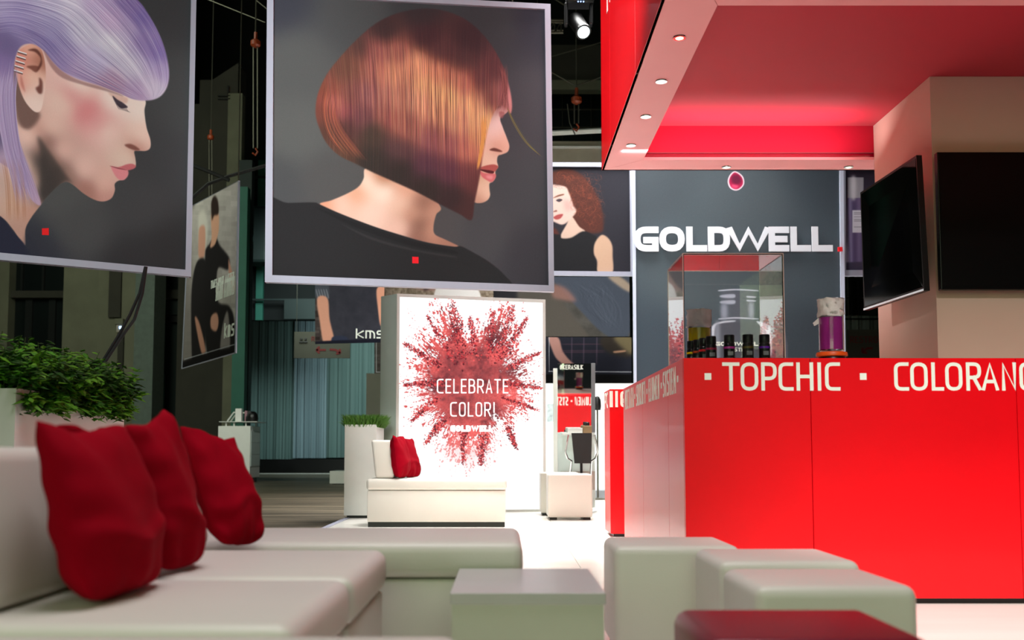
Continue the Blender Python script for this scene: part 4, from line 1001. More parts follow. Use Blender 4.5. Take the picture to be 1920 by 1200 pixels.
solo(rbox(687, 760, 700, 860, 23, .3), 'partition', mat('grey_partition', (112, 112, 100), .6, noise=.03), 'pale grey partition behind the slim planter', 'partition')
th, qi, n = poster('hanging_banner', 'angled banner of a couple in black against white brick', [(355, 390), (449, 338.5), (443, 662), (341, 692)], [(357, 388), (447, 340), (441, 661), (343, 690)], (15.2, 13.9, 13.9, 15.2), art_couple(), True, 'banner', .02)
R_ = (qi[1] - qi[0]).normalized(); U_ = (qi[0] - qi[3]).normalized(); Lh = (qi[1] - qi[0]).length
def onq(u, v): return bil(qi, u, v) + n * .006
def tl(txt, u0, u1, v, h, st):
    a = onq(u0, v); b = onq(u1, v); r = (b - a); letters('lettering', run(txt, 0, r.length, widths={' ': .6, 'I': .3, '.': .35}), 0, h, st, a, r, U_, th, M['lettering'], .003)
tl('MAKES SENTENCE', .50, .97, .70, .13, .022) if False else None
tl('TIMES DONT MATTER', .52, .96, .575, .12, .02)
tl('STYLE MATTERS', .62, .97, .66, .26, .03)
tl('kms', .80, .98, .90, .22, .03)
MB().tube([qi[1] + Vector((0, 0, .02)), qi[1] + Vector((0, 0, 10.5))], .008, 5).build('suspension_wire', M['steel'], th)
MB().tube([qi[0] + Vector((0, 0, .02)), qi[0] + Vector((0, 0, 10.5))], .008, 5).build('suspension_wire', M['steel'], th)

# ---- lit billboard
a_, b_ = at(744, 551, 12.15), at(1022, 562, 12.55); ztop = a_.z
back_l = at(714.5, 556, 12.36)
bb = thing('lightbox_wall', (0, 12.4, 0), 'lit billboard with red powder burst and white lettering', 'billboard')
A0, B0, D0 = Vector((a_.x, a_.y, 0)), Vector((b_.x, b_.y, 0)), Vector((back_l.x, back_l.y, 0)); C0 = B0 + (D0 - A0)
def U(v, z): return Vector((v.x, v.y, z))
MB().hexa([U(A0, .0), U(B0, .0), U(C0, .0), U(D0, .0)], [U(A0, ztop), U(B0, b_.z), U(C0, b_.z), U(D0, back_l.z)]).build('cabinet', mat('pale_green_cabinet', (204, 218, 206), .5, noise=.02), bb)
qo = [U(A0, ztop), U(B0, b_.z), U(B0, 0), U(A0, 0)]; nn = (qo[1] - qo[0]).cross(qo[3] - qo[0]).normalized(); nn = -nn if nn.y > 0 else nn
qo = [p + nn * .005 for p in qo]
qi = [bil(qo, .018, .014), bil(qo, .982, .016), bil(qo, .982, .99), bil(qo, .018, .99)]
frame4(qo, qi, bb, M['white'], .03)
print_quad('lit_print', [p + nn * .004 for p in qi], art_burst(), bb)
def on_bb(px, py):
    d = at(px, py, 1.0) - Vector((0, 0, EYE)); o_ = Vector((0, 0, EYE)); k = (qi[0] + nn * .008 - o_).dot(nn) / d.dot(nn); return o_ + d * k
def bbtext(txt, x0, x1, ybot, h, st, gap=.28):
    p = on_bb(x0, ybot); r = on_bb(x1, ybot) - p; letters('lettering', run(txt, 0, r.length, gap), 0, h, st, p, r, (0, 0, 1), bb, mat('lit_lettering', (255, 255, 255), .4, emit=(255, 255, 255), estr=.8, noise=.01), .003)
k = 12.3 / F
bbtext('CELEBRATE', 819, 953, 737.5, 27 * k, 2.3 * k, .33); bbtext('COLOR!', 844, 928, 781, 27 * k, 2.3 * k, .33); bbtext('GOLDWELL', 844, 924, 809.5, 12 * k, 4.2 * k, .08)

# ================================================================== CANOPY
cn = thing('canopy', (3.2, 6.0, 2.86), 'red glossy canopy with underside downlights above the red counter', 'canopy')
K = at(1128, 319.5, 7.5); XL, ZC = K.x, K.z; YF, YB, W_ = 4.05, 7.5, .28; XR = 7.5
ZI = at(1200, 236, 7.22).z; ZT = ZC + 1.6; YI = 4.66
for y0, y1 in ((YF, 5.53), (5.53, 6.87), (6.87, YB)):
    MB().box(XL, XL + .02, y0 + .002, y1 - .002, ZC, ZT, .002, 1).build('fascia_panel', M['red'], cn)
MB().box(XL, XR, YB - .02, YB, ZC, ZT).build('fascia_panel', M['red'], cn)
MB().box(XL, XR, YF - .02, YF, ZC, ZT).build('fascia_panel', M['red'], cn)
def pr(mb, pts, z0, z1):
    return mb.hexa([Vector((x, y, z0)) for x, y in pts], [Vector((x, y, z1)) for x, y in pts])
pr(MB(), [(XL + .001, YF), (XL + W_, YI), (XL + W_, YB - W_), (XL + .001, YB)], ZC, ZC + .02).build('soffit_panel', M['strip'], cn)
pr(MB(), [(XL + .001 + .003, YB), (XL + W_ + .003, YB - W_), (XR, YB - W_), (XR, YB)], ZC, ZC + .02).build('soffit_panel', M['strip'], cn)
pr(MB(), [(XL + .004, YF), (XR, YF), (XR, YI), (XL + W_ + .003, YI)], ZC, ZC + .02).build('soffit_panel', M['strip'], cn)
MB().box(XL + W_, XR, YB - W_, YB - W_ + .02, ZC + .055, ZI).build('inner_fascia', M['redfab'], cn)
MB().box(XL + W_, XR, YB - W_ + .04, YB - W_ + .05, ZC + .02, ZC + .06).build('shadow_gap', M['redlum'], cn)
MB().box(XL + W_ - .02, XL + W_, YI, YB - W_, ZC + .02, ZI).build('inner_fascia', M['redfab'], cn)
MB().box(XL + W_, XR, YI - .02, YI, ZC + .02, ZI).build('inner_fascia', M['redfab'], cn)
MB().box(XL + .02, XR, YF, YB - .02, ZI, ZI + .03).build('ceiling_panel', M['redfab'], cn)
for x, y in ((1274, 70), (1240, 152), (1211, 218), (1183, 272), (1362, 313), (1591, 313)):
    p = on_z(x, y, ZC)
    f = MB().lathe(p + Vector((0, 0, -.006)), [(.020, 0), (.034, 0), (.036, .006), (.020, .006)], 16, True).build('downlight_trim', M['chrome'], cn)
    MB().lathe(p + Vector((0, 0, -.003)), [(.019, 0), (.019, .003)], 14).build('downlight_lens', M['lamp'], f)
    spot('downlight_beam', p + Vector((0, 0, -.03)), p + Vector((0, 0, -2)), 18, 70, (1, .85, .65), .6, .02)
letters('lettering', [('N', 0, .2), ('O', .27, .47)], 0, .42, .045, (XL, 7.02, ZC + 1.02), (0, -1, 0), (0, 0, 1), cn, M['lettering'], .003, 0, True)
for x in (1.2, 4): 
    for y in (4.6, 7.1): MB().tube([(x, y, ZI + .03), (x, y, 18.9)], .01, 5).build('suspension_wire', M['steel'], cn)

# tower with screens
T0 = on_z(1743, 143, ZI); T1y = YB - W_ - .005
tw = struct(MB().box(T0.x, 6.5, T0.y, T1y, 0, ZI - .002), 'wall_tower_1', M['beige'])
tv = thing('television', at(1680, 582, 6.4), 'wide black television angled off the beige tower side', 'television')
q3 = [at(1613, 361, 6.85), at(1718, 291, 5.98), at(1733, 545, 5.98), at(1620, 582, 6.85)]
n3 = (q3[1] - q3[0]).cross(q3[3] - q3[0]).normalized(); n3 = -n3 if n3.x > 0 else n3
MB().hexa(q3, [p - n3 * .035 for p in q3]).build('bezel', M['black'], tv)
iq = [bil(q3, .02, .02), bil(q3, .985, .02), bil(q3, .985, .97), bil(q3, .02, .97)]
MB().hexa([p + n3 * .0015 for p in iq], [p - n3 * .001 for p in iq]).build('screen', M['tvglass'], tv)
MB().hexa([bil(q3, 0, .985) + n3 * .004, bil(q3, 1, .985) + n3 * .004, q3[2] + n3 * .004, q3[3] + n3 * .004], [bil(q3, 0, .985), bil(q3, 1, .985), q3[2], q3[3]]).build('trim_strip', M['chrome'], tv)
MB().box(T0.x - .12, T0.x, 6.35, 6.6, 1.85, 2.1).build('wall_mount', M['black'], tv)
tv2 = thing('television', at(1900, 543, T0.y - .1), 'black television flat on the beige tower front, right edge', 'television')
q = [at(1757, 285, T0.y - .1), at(2080, 285, T0.y - .1), at(2080, 543, T0.y - .1), at(1762, 543, T0.y - .1)]
x0, x1, z0, z1 = q[0].x, q[1].x, q[2].z, q[0].z
MB().box(x0, x1, T0.y - .1, T0.y - .055, z0, z1, .004).build('bezel', M['tvmatte'], tv2)
MB().box(x0 + .012, x1 - .012, T0.y - .102, T0.y - .099, z0 + .02, z1 - .012).build('screen', M['tvmatte'], tv2)
MB().box((x0 + x1) / 2 - .2, (x0 + x1) / 2 + .2, T0.y - .055, T0.y, z0 + .1, z1 - .1).build('wall_mount', M['black'], tv2)

# ================================================================== COUNTERS
HC = at(1281, 671, 5.04).z; XC = at(1281.5, 671, 5.04).x; YC = 5.04; YCB = 7.6
ct = thing('counter', (2.6, 6.3, 0), 'long glossy red counter with white product lettering along its top', 'counter')
MB().box(XC + .02, 6.4, YC + .02, T0.y - .01, .03, HC - .03).build('carcass', M['black'], ct)
MB().box(XC + .02, T0.x - .01, T0.y - .01, YCB - .02, .03, HC - .03).build('carcass', M['black'], ct)
xs = [XC, at(1523.5, 900, YC).x, at(1912, 900, YC).x, 3.66, 4.7, 6.4]
for x0, x1 in zip(xs, xs[1:]): MB().box(x0 + .001, x1 - .0015, YC, YC + .02, .028, HC - .001, .0015, 1).build('front_panel', M['red'], ct)
ys = [YC + .021, 5.53, 6.55, YCB]
for y0, y1 in zip(ys, ys[1:]): MB().box(XC, XC + .02, y0, y1 - .002, .028, HC - .001, .0015, 1).build('side_panel', M['red'], ct)
xs = [XC, 1.56, T0.x - .01]
for x0, x1 in zip(xs, xs[1:]): MB().box(x0 + .021, x1, YCB - .02, YCB, .028, HC - .001, .0015, 1).build('rear_panel', M['red'], ct)
MB().box(XC + .02, T0.x - .01, YC + .02, YCB - .02, HC - .03, HC - .002).build('worktop', M['white'], ct)
MB().box(T0.x - .01, 6.4, YC + .02, T0.y - .01, HC - .03, HC - .002).build('worktop', M['white'], ct)
MB().box(XC + .03, T0.x - .01, YC + .03, YCB - .03, 0, .03).build('plinth', M['black'], ct)
MB().box(T0.x - .01, 6.3, YC + .03, T0.y - .01, 0, .03).build('plinth', M['black'], ct)
def cx(p): return at(p, 700, YC).x
zb, zt = at(0, 732.5, YC).z, at(0, 679.5, YC).z; st = 6.6 * YC / F
G_ = [('.', 1321, 1333.5), ('T', 1354, 1386.5), ('O', 1388.5, 1421.5), ('P', 1427, 1456), ('C', 1459.5, 1487.5), ('H', 1493, 1524.5), ('I', 1531, 1541), ('C', 1546.5, 1575), ('.', 1612, 1624.5),
      ('C', 1676, 1703.5), ('O', 1706.5, 1739), ('L', 1746, 1769), ('O', 1772, 1804), ('R', 1811, 1839), ('A', 1840, 1872), ('N', 1877.5, 1905), ('C', 1911, 1939), ('E', 1945, 1970)]
letters('lettering', [(c_, cx(a1), cx(b1)) for c_, a1, b1 in G_], zb, zt, st, (0, YC, 0), (1, 0, 0), (0, 0, 1), ct, M['lettering'], .0012, 0, True)
def sy(p): return XC * F / (p - VX)
segs = [('NECTAYA', 1172.5, 1189), ('.', 1190.2, 1192), ('SILKLIFT', 1193.5, 1211), ('.', 1213, 1214.8), ('ELUMEN', 1217, 1237), ('.', 1240, 1242.4), ('SYSTEM', 1244, 1268), ('.', 1270.5, 1274), ('.', 1169.2, 1170.6)]
for txt, p0, p1 in segs:
    y0, y1 = sy(p0), sy(p1)          # far, near
    a0, a1 = 9 - y0, 9 - y1
    letters('lettering', [('.', a0, a0 + .034)] if txt == '.' else run(txt, a0, a1), zb, zt, .019, (XC, 9, 0), (0, -1, 0), (0, 0, 1), ct, M['lettering'], .002)
ct2 = thing('counter', (2.2, 9.1, 0), 'narrow end of second red counter behind the long one', 'counter')
x2 = at(1143, 730, 8.87).x; h2 = at(1150, 729.5, 8.87).z
MB().box(x2 + .02, 4.0, 8.89, 9.35, .03, h2 - .02).build('carcass', M['black'], ct2)
for x0, x1 in ((x2, x2 + 1.0), (x2 + 1.0, x2 + 2.0), (x2 + 2, 4.02)): MB().box(x0, x1 - .002, 8.87, 8.89, .028, h2, .0015, 1).build('front_panel', M['red'], ct2)
for y0, y1 in ((8.891, 9.35),): MB().box(x2, x2 + .02, y0, y1 - .002, .028, h2, .0015, 1).build('side_panel', M['red'], ct2)
MB().box(x2 + .021, 4.0, 9.35, 9.37, .028, h2, .0015, 1).build('rear_panel', M['red'], ct2)
for txt, x0, x1 in (('ELUMEN', .0, .335), ('.', .375, .402), ('SYST', .445, .64)):
    letters('lettering', [('.', x0, x1)] if txt == '.' else run(txt, x0, x1), h2 - .17, h2 - .03, .019, (1.60, 9.37, 0), (-1, 0, 0), (0, 0, 1), ct2, M['lettering'], .002)
MB().box(x2 + .02, 4.0, 8.89, 9.35, h2 - .02, h2 - .002).build('worktop', M['red'], ct2)
MB().box(x2 + .03, 3.98, 8.9, 9.33, 0, .03).build('plinth', M['black'], ct2)
zb2, zt2 = at(0, 763.5, 8.87).z, at(0, 733, 8.87).z
def c2(p): return at(p, 750, 8.87).x
letters('lettering', [('H', c2(1143), c2(1149)), ('I', c2(1153), c2(1159)), ('C', c2(1163), c2(1178)), ('.', c2(1195), c2(1202)), ('C', c2(1215), c2(1232))], zb2, zt2, .024, (0, 8.87, 0), (1, 0, 0), (0, 0, 1), ct2, M['lettering'], .002, 0, True)
letters('lettering', run('PC', 0, .3), zb2, zt2, .024, (x2, 9.30, 0), (0, -1, 0), (0, 0, 1), ct2, M['lettering'], .002)

# ---- things on the counter
vt = thing('display_case', (XC + .25, YC + .22, HC), 'clear acrylic display case standing on the corner of red counter', 'display case')
cw = at(1471, 665, YC).x - XC; chh = at(0, 475.5, YC).z - HC; dpt = sy(1254) - YC; X0, Y0, tk = XC + .004, YC + .004, .006
MB().box(X0, X0 + cw, Y0, Y0 + tk, HC, HC + chh - tk, .001, 1).build('front_pane', M['acrylic'], vt)
MB().box(X0, X0 + cw, Y0 + dpt - tk, Y0 + dpt, HC, HC + chh - tk, .001, 1).build('back_pane', M['acrylic'], vt)
MB().box(X0, X0 + tk, Y0 + tk + .001, Y0 + dpt - tk - .001, HC, HC + chh - tk, .001, 1).build('side_pane', M['acrylic'], vt)
MB().box(X0 + cw - tk, X0 + cw, Y0 + tk + .001, Y0 + dpt - tk - .001, HC, HC + chh - tk, .001, 1).build('side_pane', M['acrylic'], vt)
MB().box(X0, X0 + cw, Y0, Y0 + dpt, HC + chh - tk + .001, HC + chh, .001, 1).build('top_pane', M['acrylic'], vt)
fr = mat('pale_edge_glint', (236, 196, 190), .2, trans=.3, noise=.02)  # added pale strips; the acrylic's edge glint is put into their colour
for x in (X0, X0 + cw):
    for y in (Y0, Y0 + dpt): MB().box(x - .0015, x + .0015, y - .0015, y + .0015, HC, HC + chh).build('edge_glint', fr, vt)
for y in (Y0, Y0 + dpt): MB().box(X0, X0 + cw, y - .0015, y + .0015, HC + chh, HC + chh + .003).build('edge_glint', fr, vt)
for x in (X0, X0 + cw): MB().box(x - .0015, x + .0015, Y0, Y0 + dpt, HC + chh, HC + chh + .003).build('edge_glint', fr, vt)
def vial(px, Y, band, label, top=.135):
    x = at(px, 640, Y).x; t = thing('small_bottle', (x, Y, HC), label, 'bottle', 'small black bottles in the display case')
    MB().lathe((x, Y, HC), [(.027, 0), (.029, .004), (.029, .075), (.024, .084)], 18).build('body', M['black'], t, True)
    MB().lathe((x, Y, HC + .084), [(.025, 0), (.027, .003), (.027, .040), (.024, .044)], 18).build('cap', M['black'], t, True)
    MB().lathe((x, Y, HC + .055), [(.0292, 0), (.0297, .001), (.0297, .010), (.0292, .011)], 18, True).build('colour_band', band, t)
    MB().box(x - .014, x + .014, Y - .0300, Y - .0285, HC + .020, HC + .040).build('label', M['grey'], t)
    return t
vial(1297, 5.43, M['yellow'], 'small black bottle with yellow band, farthest left in the case')
vial(1308.5, 5.37, M['orange'], 'small black bottle with orange band inside the display case')
vial(1320, 5.29, M['redsq'], 'small black bottle with red band behind the front row')
vial(1333, 5.20, M['magenta'], 'small black bottle with crimson band, left of the gap')
vial(1367, 5.14, M['purple'], 'small black bottle with dull purple band, first of front three')
vial(1402, 5.12, mat('olive_band', (90, 80, 20), .4, noise=.03), 'small black bottle with olive band, middle of front three')
vial(1433, 5.12, M['violet'], 'small black bottle with dark violet band, right in case')
def beaker(px, Y, wpx, ytop, yliq, liq, label, stand):
    x = at(px, 600, Y).x; r = wpx / 2 * Y / F; zt = at(px, ytop, Y).z; z0 = HC + (.058 if stand else .0)
    if stand:
        s = thing('lit_stand', (x, Y, HC), 'round black stand with orange rim under the purple beaker', 'stand')
        MB().lathe((x, Y, HC), [(r * 1.12, 0), (r * 1.12, .02), (r * 1.05, .03)], 28).build('base', M['black'], s, True)
        MB().lathe((x, Y, HC + .03), [(r * 1.05, 0), (r * 1.24, .004), (r * 1.26, .014), (r * 1.2, .024), (r * .9, .026)], 28).build('orange_rim', M['orange'], s, True)
    t = thing('beaker', (x, Y, z0), label, 'beaker'); zl = at(px, yliq, Y).z; h = zt - z0
    MB().lathe((x, Y, z0), [(r * .9, 0), (r, .006), (r, h - .01), (r * 1.1, h), (r * 1.06, h), (r * .96, h - .012), (r * .96, .01), (.001, .009)], 32).build('glass', M['glass'], t, True)
    MB().lathe((x, Y, z0), [(r * .93, .010), (r * .93, zl - z0)], 32).build('liquid', liq, t, True)
    if stand: MB().lathe((x + r * .25, Y - r * .22, z0), [(r * .60, .012), (r * .60, zl - z0 + .002)], 24).build('inner_liquid', M['violet'], t, True)
    bm = bmesh.new(); rr = random.Random(3 + int(px)); n, m_ = 26, 7; V = []
    for j in range(m_):
        for i in range(n):
            an = i / n * 6.283; k = j / (m_ - 1); rad = r * (1.03 + .07 * math.sin(3 * an + j * 2) * k) + rr.uniform(-.004, .006)
            V.append(bm.verts.new((x + rad * math.cos(an), Y + rad * math.sin(an), zt - (zt - zl) * .95 * k + rr.uniform(-.004, .004))))
    for j in range(m_ - 1):
        for i in range(n): bm.faces.new((V[j * n + i], V[j * n + (i + 1) % n], V[(j + 1) * n + (i + 1) % n], V[(j + 1) * n + i]))
    c_ = bm.verts.new((x, Y, zt - .006))
    for i in range(n): bm.faces.new((c_, V[(i + 1) % n], V[i]))
    mb = MB(); mb.add(bm)
    if stand: mb.hexa([Vector((x - r * 1.0, Y, zl + .0)), Vector((x - r * 1.5, Y - .01, zl - .03)), Vector((x - r * 1.4, Y - .01, zl - .045)), Vector((x - r * .98, Y, zl - .03))], [Vector((x - r * 1.0, Y + .01, zl + .0)), Vector((x - r * 1.5, Y, zl - .028)), Vector((x - r * 1.4, Y, zl - .043)), Vector((x - r * .98, Y + .01, zl - .03))])
    mb.build('plastic_wrap', M['wrap'], t, True)
beaker(1310.5, 5.66, 44, 582, 616, M['yellow'], 'glass beaker of yellow liquid behind the display case bottles', False)
beaker(1558, 5.32, 46, 561, 596, M['purple'], 'plastic wrapped glass beaker of purple liquid on the red counter', True)

# ================================================================== SALON AREA
st_ = thing('salon_mirror', (.91, 12.95, 0), 'tall salon mirror station with hashtag lettering and shelf', 'mirror')
Ym = 12.9; mx0, mx1 = at(1045, 700, Ym).x, at(1108, 700, Ym).x; mz1, mz0 = at(0, 682, Ym).z, at(0, 811, Ym).z
TI = R(2.92); mm = Matrix.Translation((mx0, Ym, mz0)) @ Matrix.Rotation(R(.8), 4, 'Z') @ Matrix.Rotation(TI, 4, 'X') @ Matrix.Translation((-mx0, -Ym, -mz0))
MB().box(mx0, mx1, Ym, Ym + .01, mz0, mz1, mtx=mm).build('mirror_glass', M['mirror'], st_)
MB().box(mx1, mx1 + .052, Ym - .01, Ym + .06, mz0, mz1 + .005, .003, mtx=mm).build('side_profile', M['grey'], st_)
MB().box(mx0 - .052, mx0, Ym + .0, Ym + .06, 0, mz1 - .06, .003).build('side_profile', M['white'], st_)
MB().box(mx0, mx1 + .052, Ym + .07, Ym + .1, .02, mz0, .002).build('lower_panel', M['greenpanel'], st_)
MB().box(mx0 + .04, mx1 + .052, Ym + .05, Ym + .068, .25, mz0 - .5, .002).build('brushed_inset', mat('brushed_inset', (170, 166, 156), .4, metal=.3, noise=.03), st_)
MB().box(mx0 + .05, mx1, Ym - .22, Ym + .05, mz0 - .035, mz0 - .012, .003).build('shelf', M['white'], st_)
letters('lettering', run('#KERASILK', mx0 + .03, mx0 + .33), mz1 - .08, mz1 - .02, .008, (0, Ym - .075, 0), (1, 0, 0), (0, 0, 1), st_, M['lettering'], .001)
solo(MB().box(at(1060, 0, 12.8).x, at(1087, 0, 12.8).x, 12.72, 12.86, mz0 - .012, mz0 + .055, .004), 'white_box', M['white'], 'flat white box on the mirror shelf', 'box')
sb = thing('bottle', (at(1096, 0, 12.8).x, 12.79, mz0 - .012), 'squat tan bottle with dark cap on the mirror shelf', 'bottle')
xq = at(1096, 0, 12.8).x
MB().box(xq - .058, xq + .058, 12.74, 12.84, mz0 - .012, mz0 + .085, .01).build('body', M['brown'], sb)
MB().lathe((xq, 12.79, mz0 + .085), [(.03, 0), (.032, .004), (.032, .04), (.028, .044)], 14).build('cap', M['black'], sb, True)
ch = thing('salon_chair', (at(1086, 0, 12.45).x, 12.45, 0), 'black salon chair with chrome arms before the mirror', 'chair')
xa = at(1086, 0, 12.3).x; zt_, zb_ = at(0, 812, 12.3).z, at(0, 869, 12.3).z
q = [Vector((xa - .125, 12.26, zt_)), Vector((xa + .125, 12.26, zt_)), Vector((xa + .12, 12.32, zb_)), Vector((xa - .085, 12.32, zb_))]
MB().hexa(q, [p + Vector((0, .06, 0)) for p in q]).build('backrest', mat('black_upholstery', (14, 15, 16), .5, noise=.05), ch)
MB().box(xa - .14, xa + .14, 12.36, 12.72, .34, .43, .03, 3).build('seat', M['black'], ch, True)
for s in (-1, 1): MB().tube([(xa + s * .16, 12.3, zt_ - .02), (xa + s * .2, 12.32, .74), (xa + s * .17, 12.34, .66), (xa + s * .12, 12.34, .63), (xa + s * .13, 12.55, .42)], .012, 8).build('arm', M['chrome'], ch, True)
MB().tube([(xa, 12.36, .40), (xa, 12.36, .62)], .016, 8).build('back_stem', M['black'], ch)
MB().tube([(xa + .0, 12.46, .06), (xa + .0, 12.46, .36)], .025, 12).build('post', M['chrome'], ch, True)
MB().lathe((xa, 12.46, 0), [(.2, 0), (.2, .015), (.04, .05)], 24).build('base', M['chrome'], ch, True)
pt = thing('partition', (1.9, 17.1, 0), 'white partition wall with pale panels behind the salon mirror', 'partition')
z7 = at(0, 719, 17.1).z; zm = at(0, 792, 17.1).z
for i in range(3): MB().box(.55 + i * .8, 1.345 + i * .8, 17.1, 17.2, zm, z7).build('white_panel', M['white'], pt)
for i in range(3): MB().box(.55 + i * .8, 1.345 + i * .8, 16.9, 17.1, .0, zm, .003).build('counter_panel', M['greenpanel'], pt)
solo(rbox(1026, 1041, 757, 791, 17.05, .03), 'small_picture', mat('small_picture_print', (150, 160, 160), .5, noise=.35, nscale=14), 'small grey picture on the white partition left of mirror', 'picture')
hd = thing('hair_dryer', at(1121, 800, 15.5), 'black hood hair dryer on a thin stand right of the mirror', 'hair dryer')
p = at(1120, 757, 15.5); MB().lathe(p + Vector((0, 0, -.1)), [(.05, 0), (.06, .06), (.055, .16), (.03, .21), (0, .22)], 14).build('hood', M['black'], hd, True)
MB().tube([p + Vector((0, 0, -.1)), Vector((p.x, 15.5, 0))], .014, 8).build('stand', M['steel'], hd)
MB().lathe((p.x, 15.5, 0), [(.16, 0), (.16, .02), (.03, .03)], 16).build('base', M['steel'], hd)
solo(MB().box(at(1111, 0, 16).x, at(1150, 0, 16).x, 16, 16.5, 0, .12, .004), 'low_plinth', M['grey'], 'low grey plinth on the floor behind the white stool', 'plinth')

# ================================================================== SEATING
def ottoman(x0, x1, y0, y1, h, m, label, name='cube_stool', feet=True, bev=.032):
    t = thing(name, ((x0 + x1) / 2, (y0 + y1) / 2, 0), label, 'stool', 'cube stools')
    MB().box(x0, x1, y0, y1, .03, h, bev, 5).build('body', m, t, True)
    for x in (x0 + .06, x1 - .06):
        for y in (y0 + .06, y1 - .06): MB().box(x - .04, x + .04, y - .025, y + .025, 0, .032, .004).build('foot', M['black'], t)
    return t
ottoman(.40, .862, 3.65, 4.06, .42, M['offwhite'], 'cream leather cube stool nearest the red counter corner')
ottoman(.676, 1.124, 3.157, 3.58, .42, M['offwhite'], 'cream leather cube stool half hidden, middle of the cream three')
ottoman(.645, 1.066, 2.583, 2.99, .42, M['offwhite'], 'cream leather cube stool directly behind the dark red stool')
ottoman(.372, .80, 1.86, 2.24, .42, M['maroon'], 'dark red leather cube stool at the bottom edge')
Z5 = .50
ottoman(.482, .97, 10.97, 11.45, Z5, M['offwhite'], 'white cube stool on black feet in front of salon chair', bev=.02)
ottoman(.43, .88, 11.72, 12.15, Z5, M['offwhite'], 'white cube stool mostly hidden behind the far white stool', bev=.02)
tb = thing('side_table', (.06, 2.87, 0), 'square grey topped block table amid the seating', 'table')
MB().box(-.135, .259, 2.612, 3.135, 0, .37).build('body', mat('table_side_laminate', (196, 196, 182), .5, noise=.02), tb)
MB().box(-.14, .264, 2.607, 3.14, .37, .40, .003).build('top', M['tabletop'], tb)

def bench(x0, x1, y0, y1, label, name='sofa_bench', seam=.362, h=.48, back=None, lean=.2, group='white sofa modules'):
    t = thing(name, ((x0 + x1) / 2, (y0 + y1) / 2, 0), label, 'sofa', group)
    MB().box(x0 + .012, x1 - .012, y0 + .012, y1 - .012, .05, seam, .008, 2).build('base', M['offwhite'], t, True)
    MB().box(x0, x1, y0, y1, seam + .003, h, .035, 5).build('seat_cushion', M['offwhite'], t, True)
    MB().box(x0 + .02, x1 - .02, y0 + .02, y1 - .02, 0, .05).build('plinth', M['black'], t)
    if back:
        bx0, bx1, by0, by1, bz = back; sh = Matrix.Identity(4); sh[0][2] = -lean; sh[0][3] = lean * h
        o_ = MB().box(bx0, bx1, by0, by1, h + .002, bz, .03, 4, mtx=sh).build('backrest', M['offwhite'], t, True)
    return t
bench(-.885 - .25, -.345, 1.665, 2.275, 'near white sofa seat module under the first red pillow', 'sofa_module', back=(-1.12, -.885, 1.668, 2.272, .775))
bench(-.885 - .25, -.34, 2.292, 2.935, 'white sofa seat module behind the near one, under second pillow', 'sofa_module', back=(-1.12, -.885, 2.295, 3.05, .775))
bench(-1.135, .06, 3.155, 3.76, 'long white bench across the far side of the lounge')
bench(-1.135, -.06, .98, 1.60, 'white bench at the bottom edge, closest to the viewer')
mb_ = bench(at(695, 0, 9.98).x, at(950, 0, 9.98).x, 9.98, 10.6, 'white sofa in front of the lit billboard', 'sofa')
xm = at(711, 0, 10).x; sh = Matrix.Identity(4); sh[0][2] = -.12; sh[0][3] = .12 * .48
MB().box(xm, xm + .19, 10.02, 10.58, .482, at(0, 825, 10).z, .03, 4, mtx=sh).build('backrest', M['offwhite'], mb_, True)

def pillow(name, loc, rz, lean, w_, h, th_, seed, label, tip=.0, roll=0):
    """standing cushion: local x = width, z = height, y = thickness"""
    rr = random.Random(seed); n = 26; V = []; Fc = []; ph = [rr.random() * 6 for _ in range(6)]
    for side in (1, -1):
        for j in range(n + 1):
            for i in range(n + 1):
                u = i / n * 2 - 1; v = j / n * 2 - 1
                pin = 1 - .10 * (1 - abs(u)) * abs(v) ** 2 - 0; pu = u * ((1 - .05 * (1 - v * v)) if v > 0 else .95 - .13 * v ** 4); pv = v * (1 - .045 * (1 - u * u)) if v > 0 else v * (1 - .10 * u ** 4)
                prof = max(0, (1 - abs(u) ** 2.4)) ** .55 * max(0, (1 - abs(v) ** 2.4)) ** .55
                wr = .005 * math.sin(5 * u + 3 * v + ph[0]) + .004 * math.sin(9 * v - 4 * u + ph[1]) * abs(v) + .006 * math.sin(11 * u + ph[2]) * abs(v) ** 2 + .005 * math.sin(13 * v + ph[4]) * abs(u) ** 2
                fold = -.012 * math.exp(-((v + .35 + .12 * math.sin(3 * u + ph[3])) / .09) ** 2) * (1 - .5 * abs(u))
                y = side * (th_ / 2 * prof * (1 - .12 * v)) + (wr + (fold if side < 0 else 0)) * min(1, prof * 3) + .012 * math.sin(3 * u + ph[5]) * (1 - prof)
                V.append((pu * w_ / 2, y, (pv + 1) * h / 2 + tip * u * max(v, 0) + .006 * math.sin(4.2 * u + ph[1]) * max(v, 0) ** 2))
    N = (n + 1) ** 2
    for s in (0, 1):
        for j in range(n):
            for i in range(n):
                k = s * N + j * (n + 1) + i; f = (k, k + 1, k + n + 2, k + n + 1); Fc.append(f if s == 1 else f[::-1])
    bm = bmesh.new(); vs = [bm.verts.new(p) for p in V]
    for f in Fc: bm.faces.new([vs[i] for i in f])
    bmesh.ops.remove_doubles(bm, verts=bm.verts, dist=.0012)
    mb = MB(); mb.add(bm); o = mb.build(name, M['pillow'], None, True)
    o.location = loc; o.rotation_euler = (lean, roll, rz); o['label'] = label; o['category'] = 'pillow'; o['group'] = 'red pillows'
    s_ = o.modifiers.new('s', 'SUBSURF'); s_.levels = 1; s_.render_levels = 1
    return o
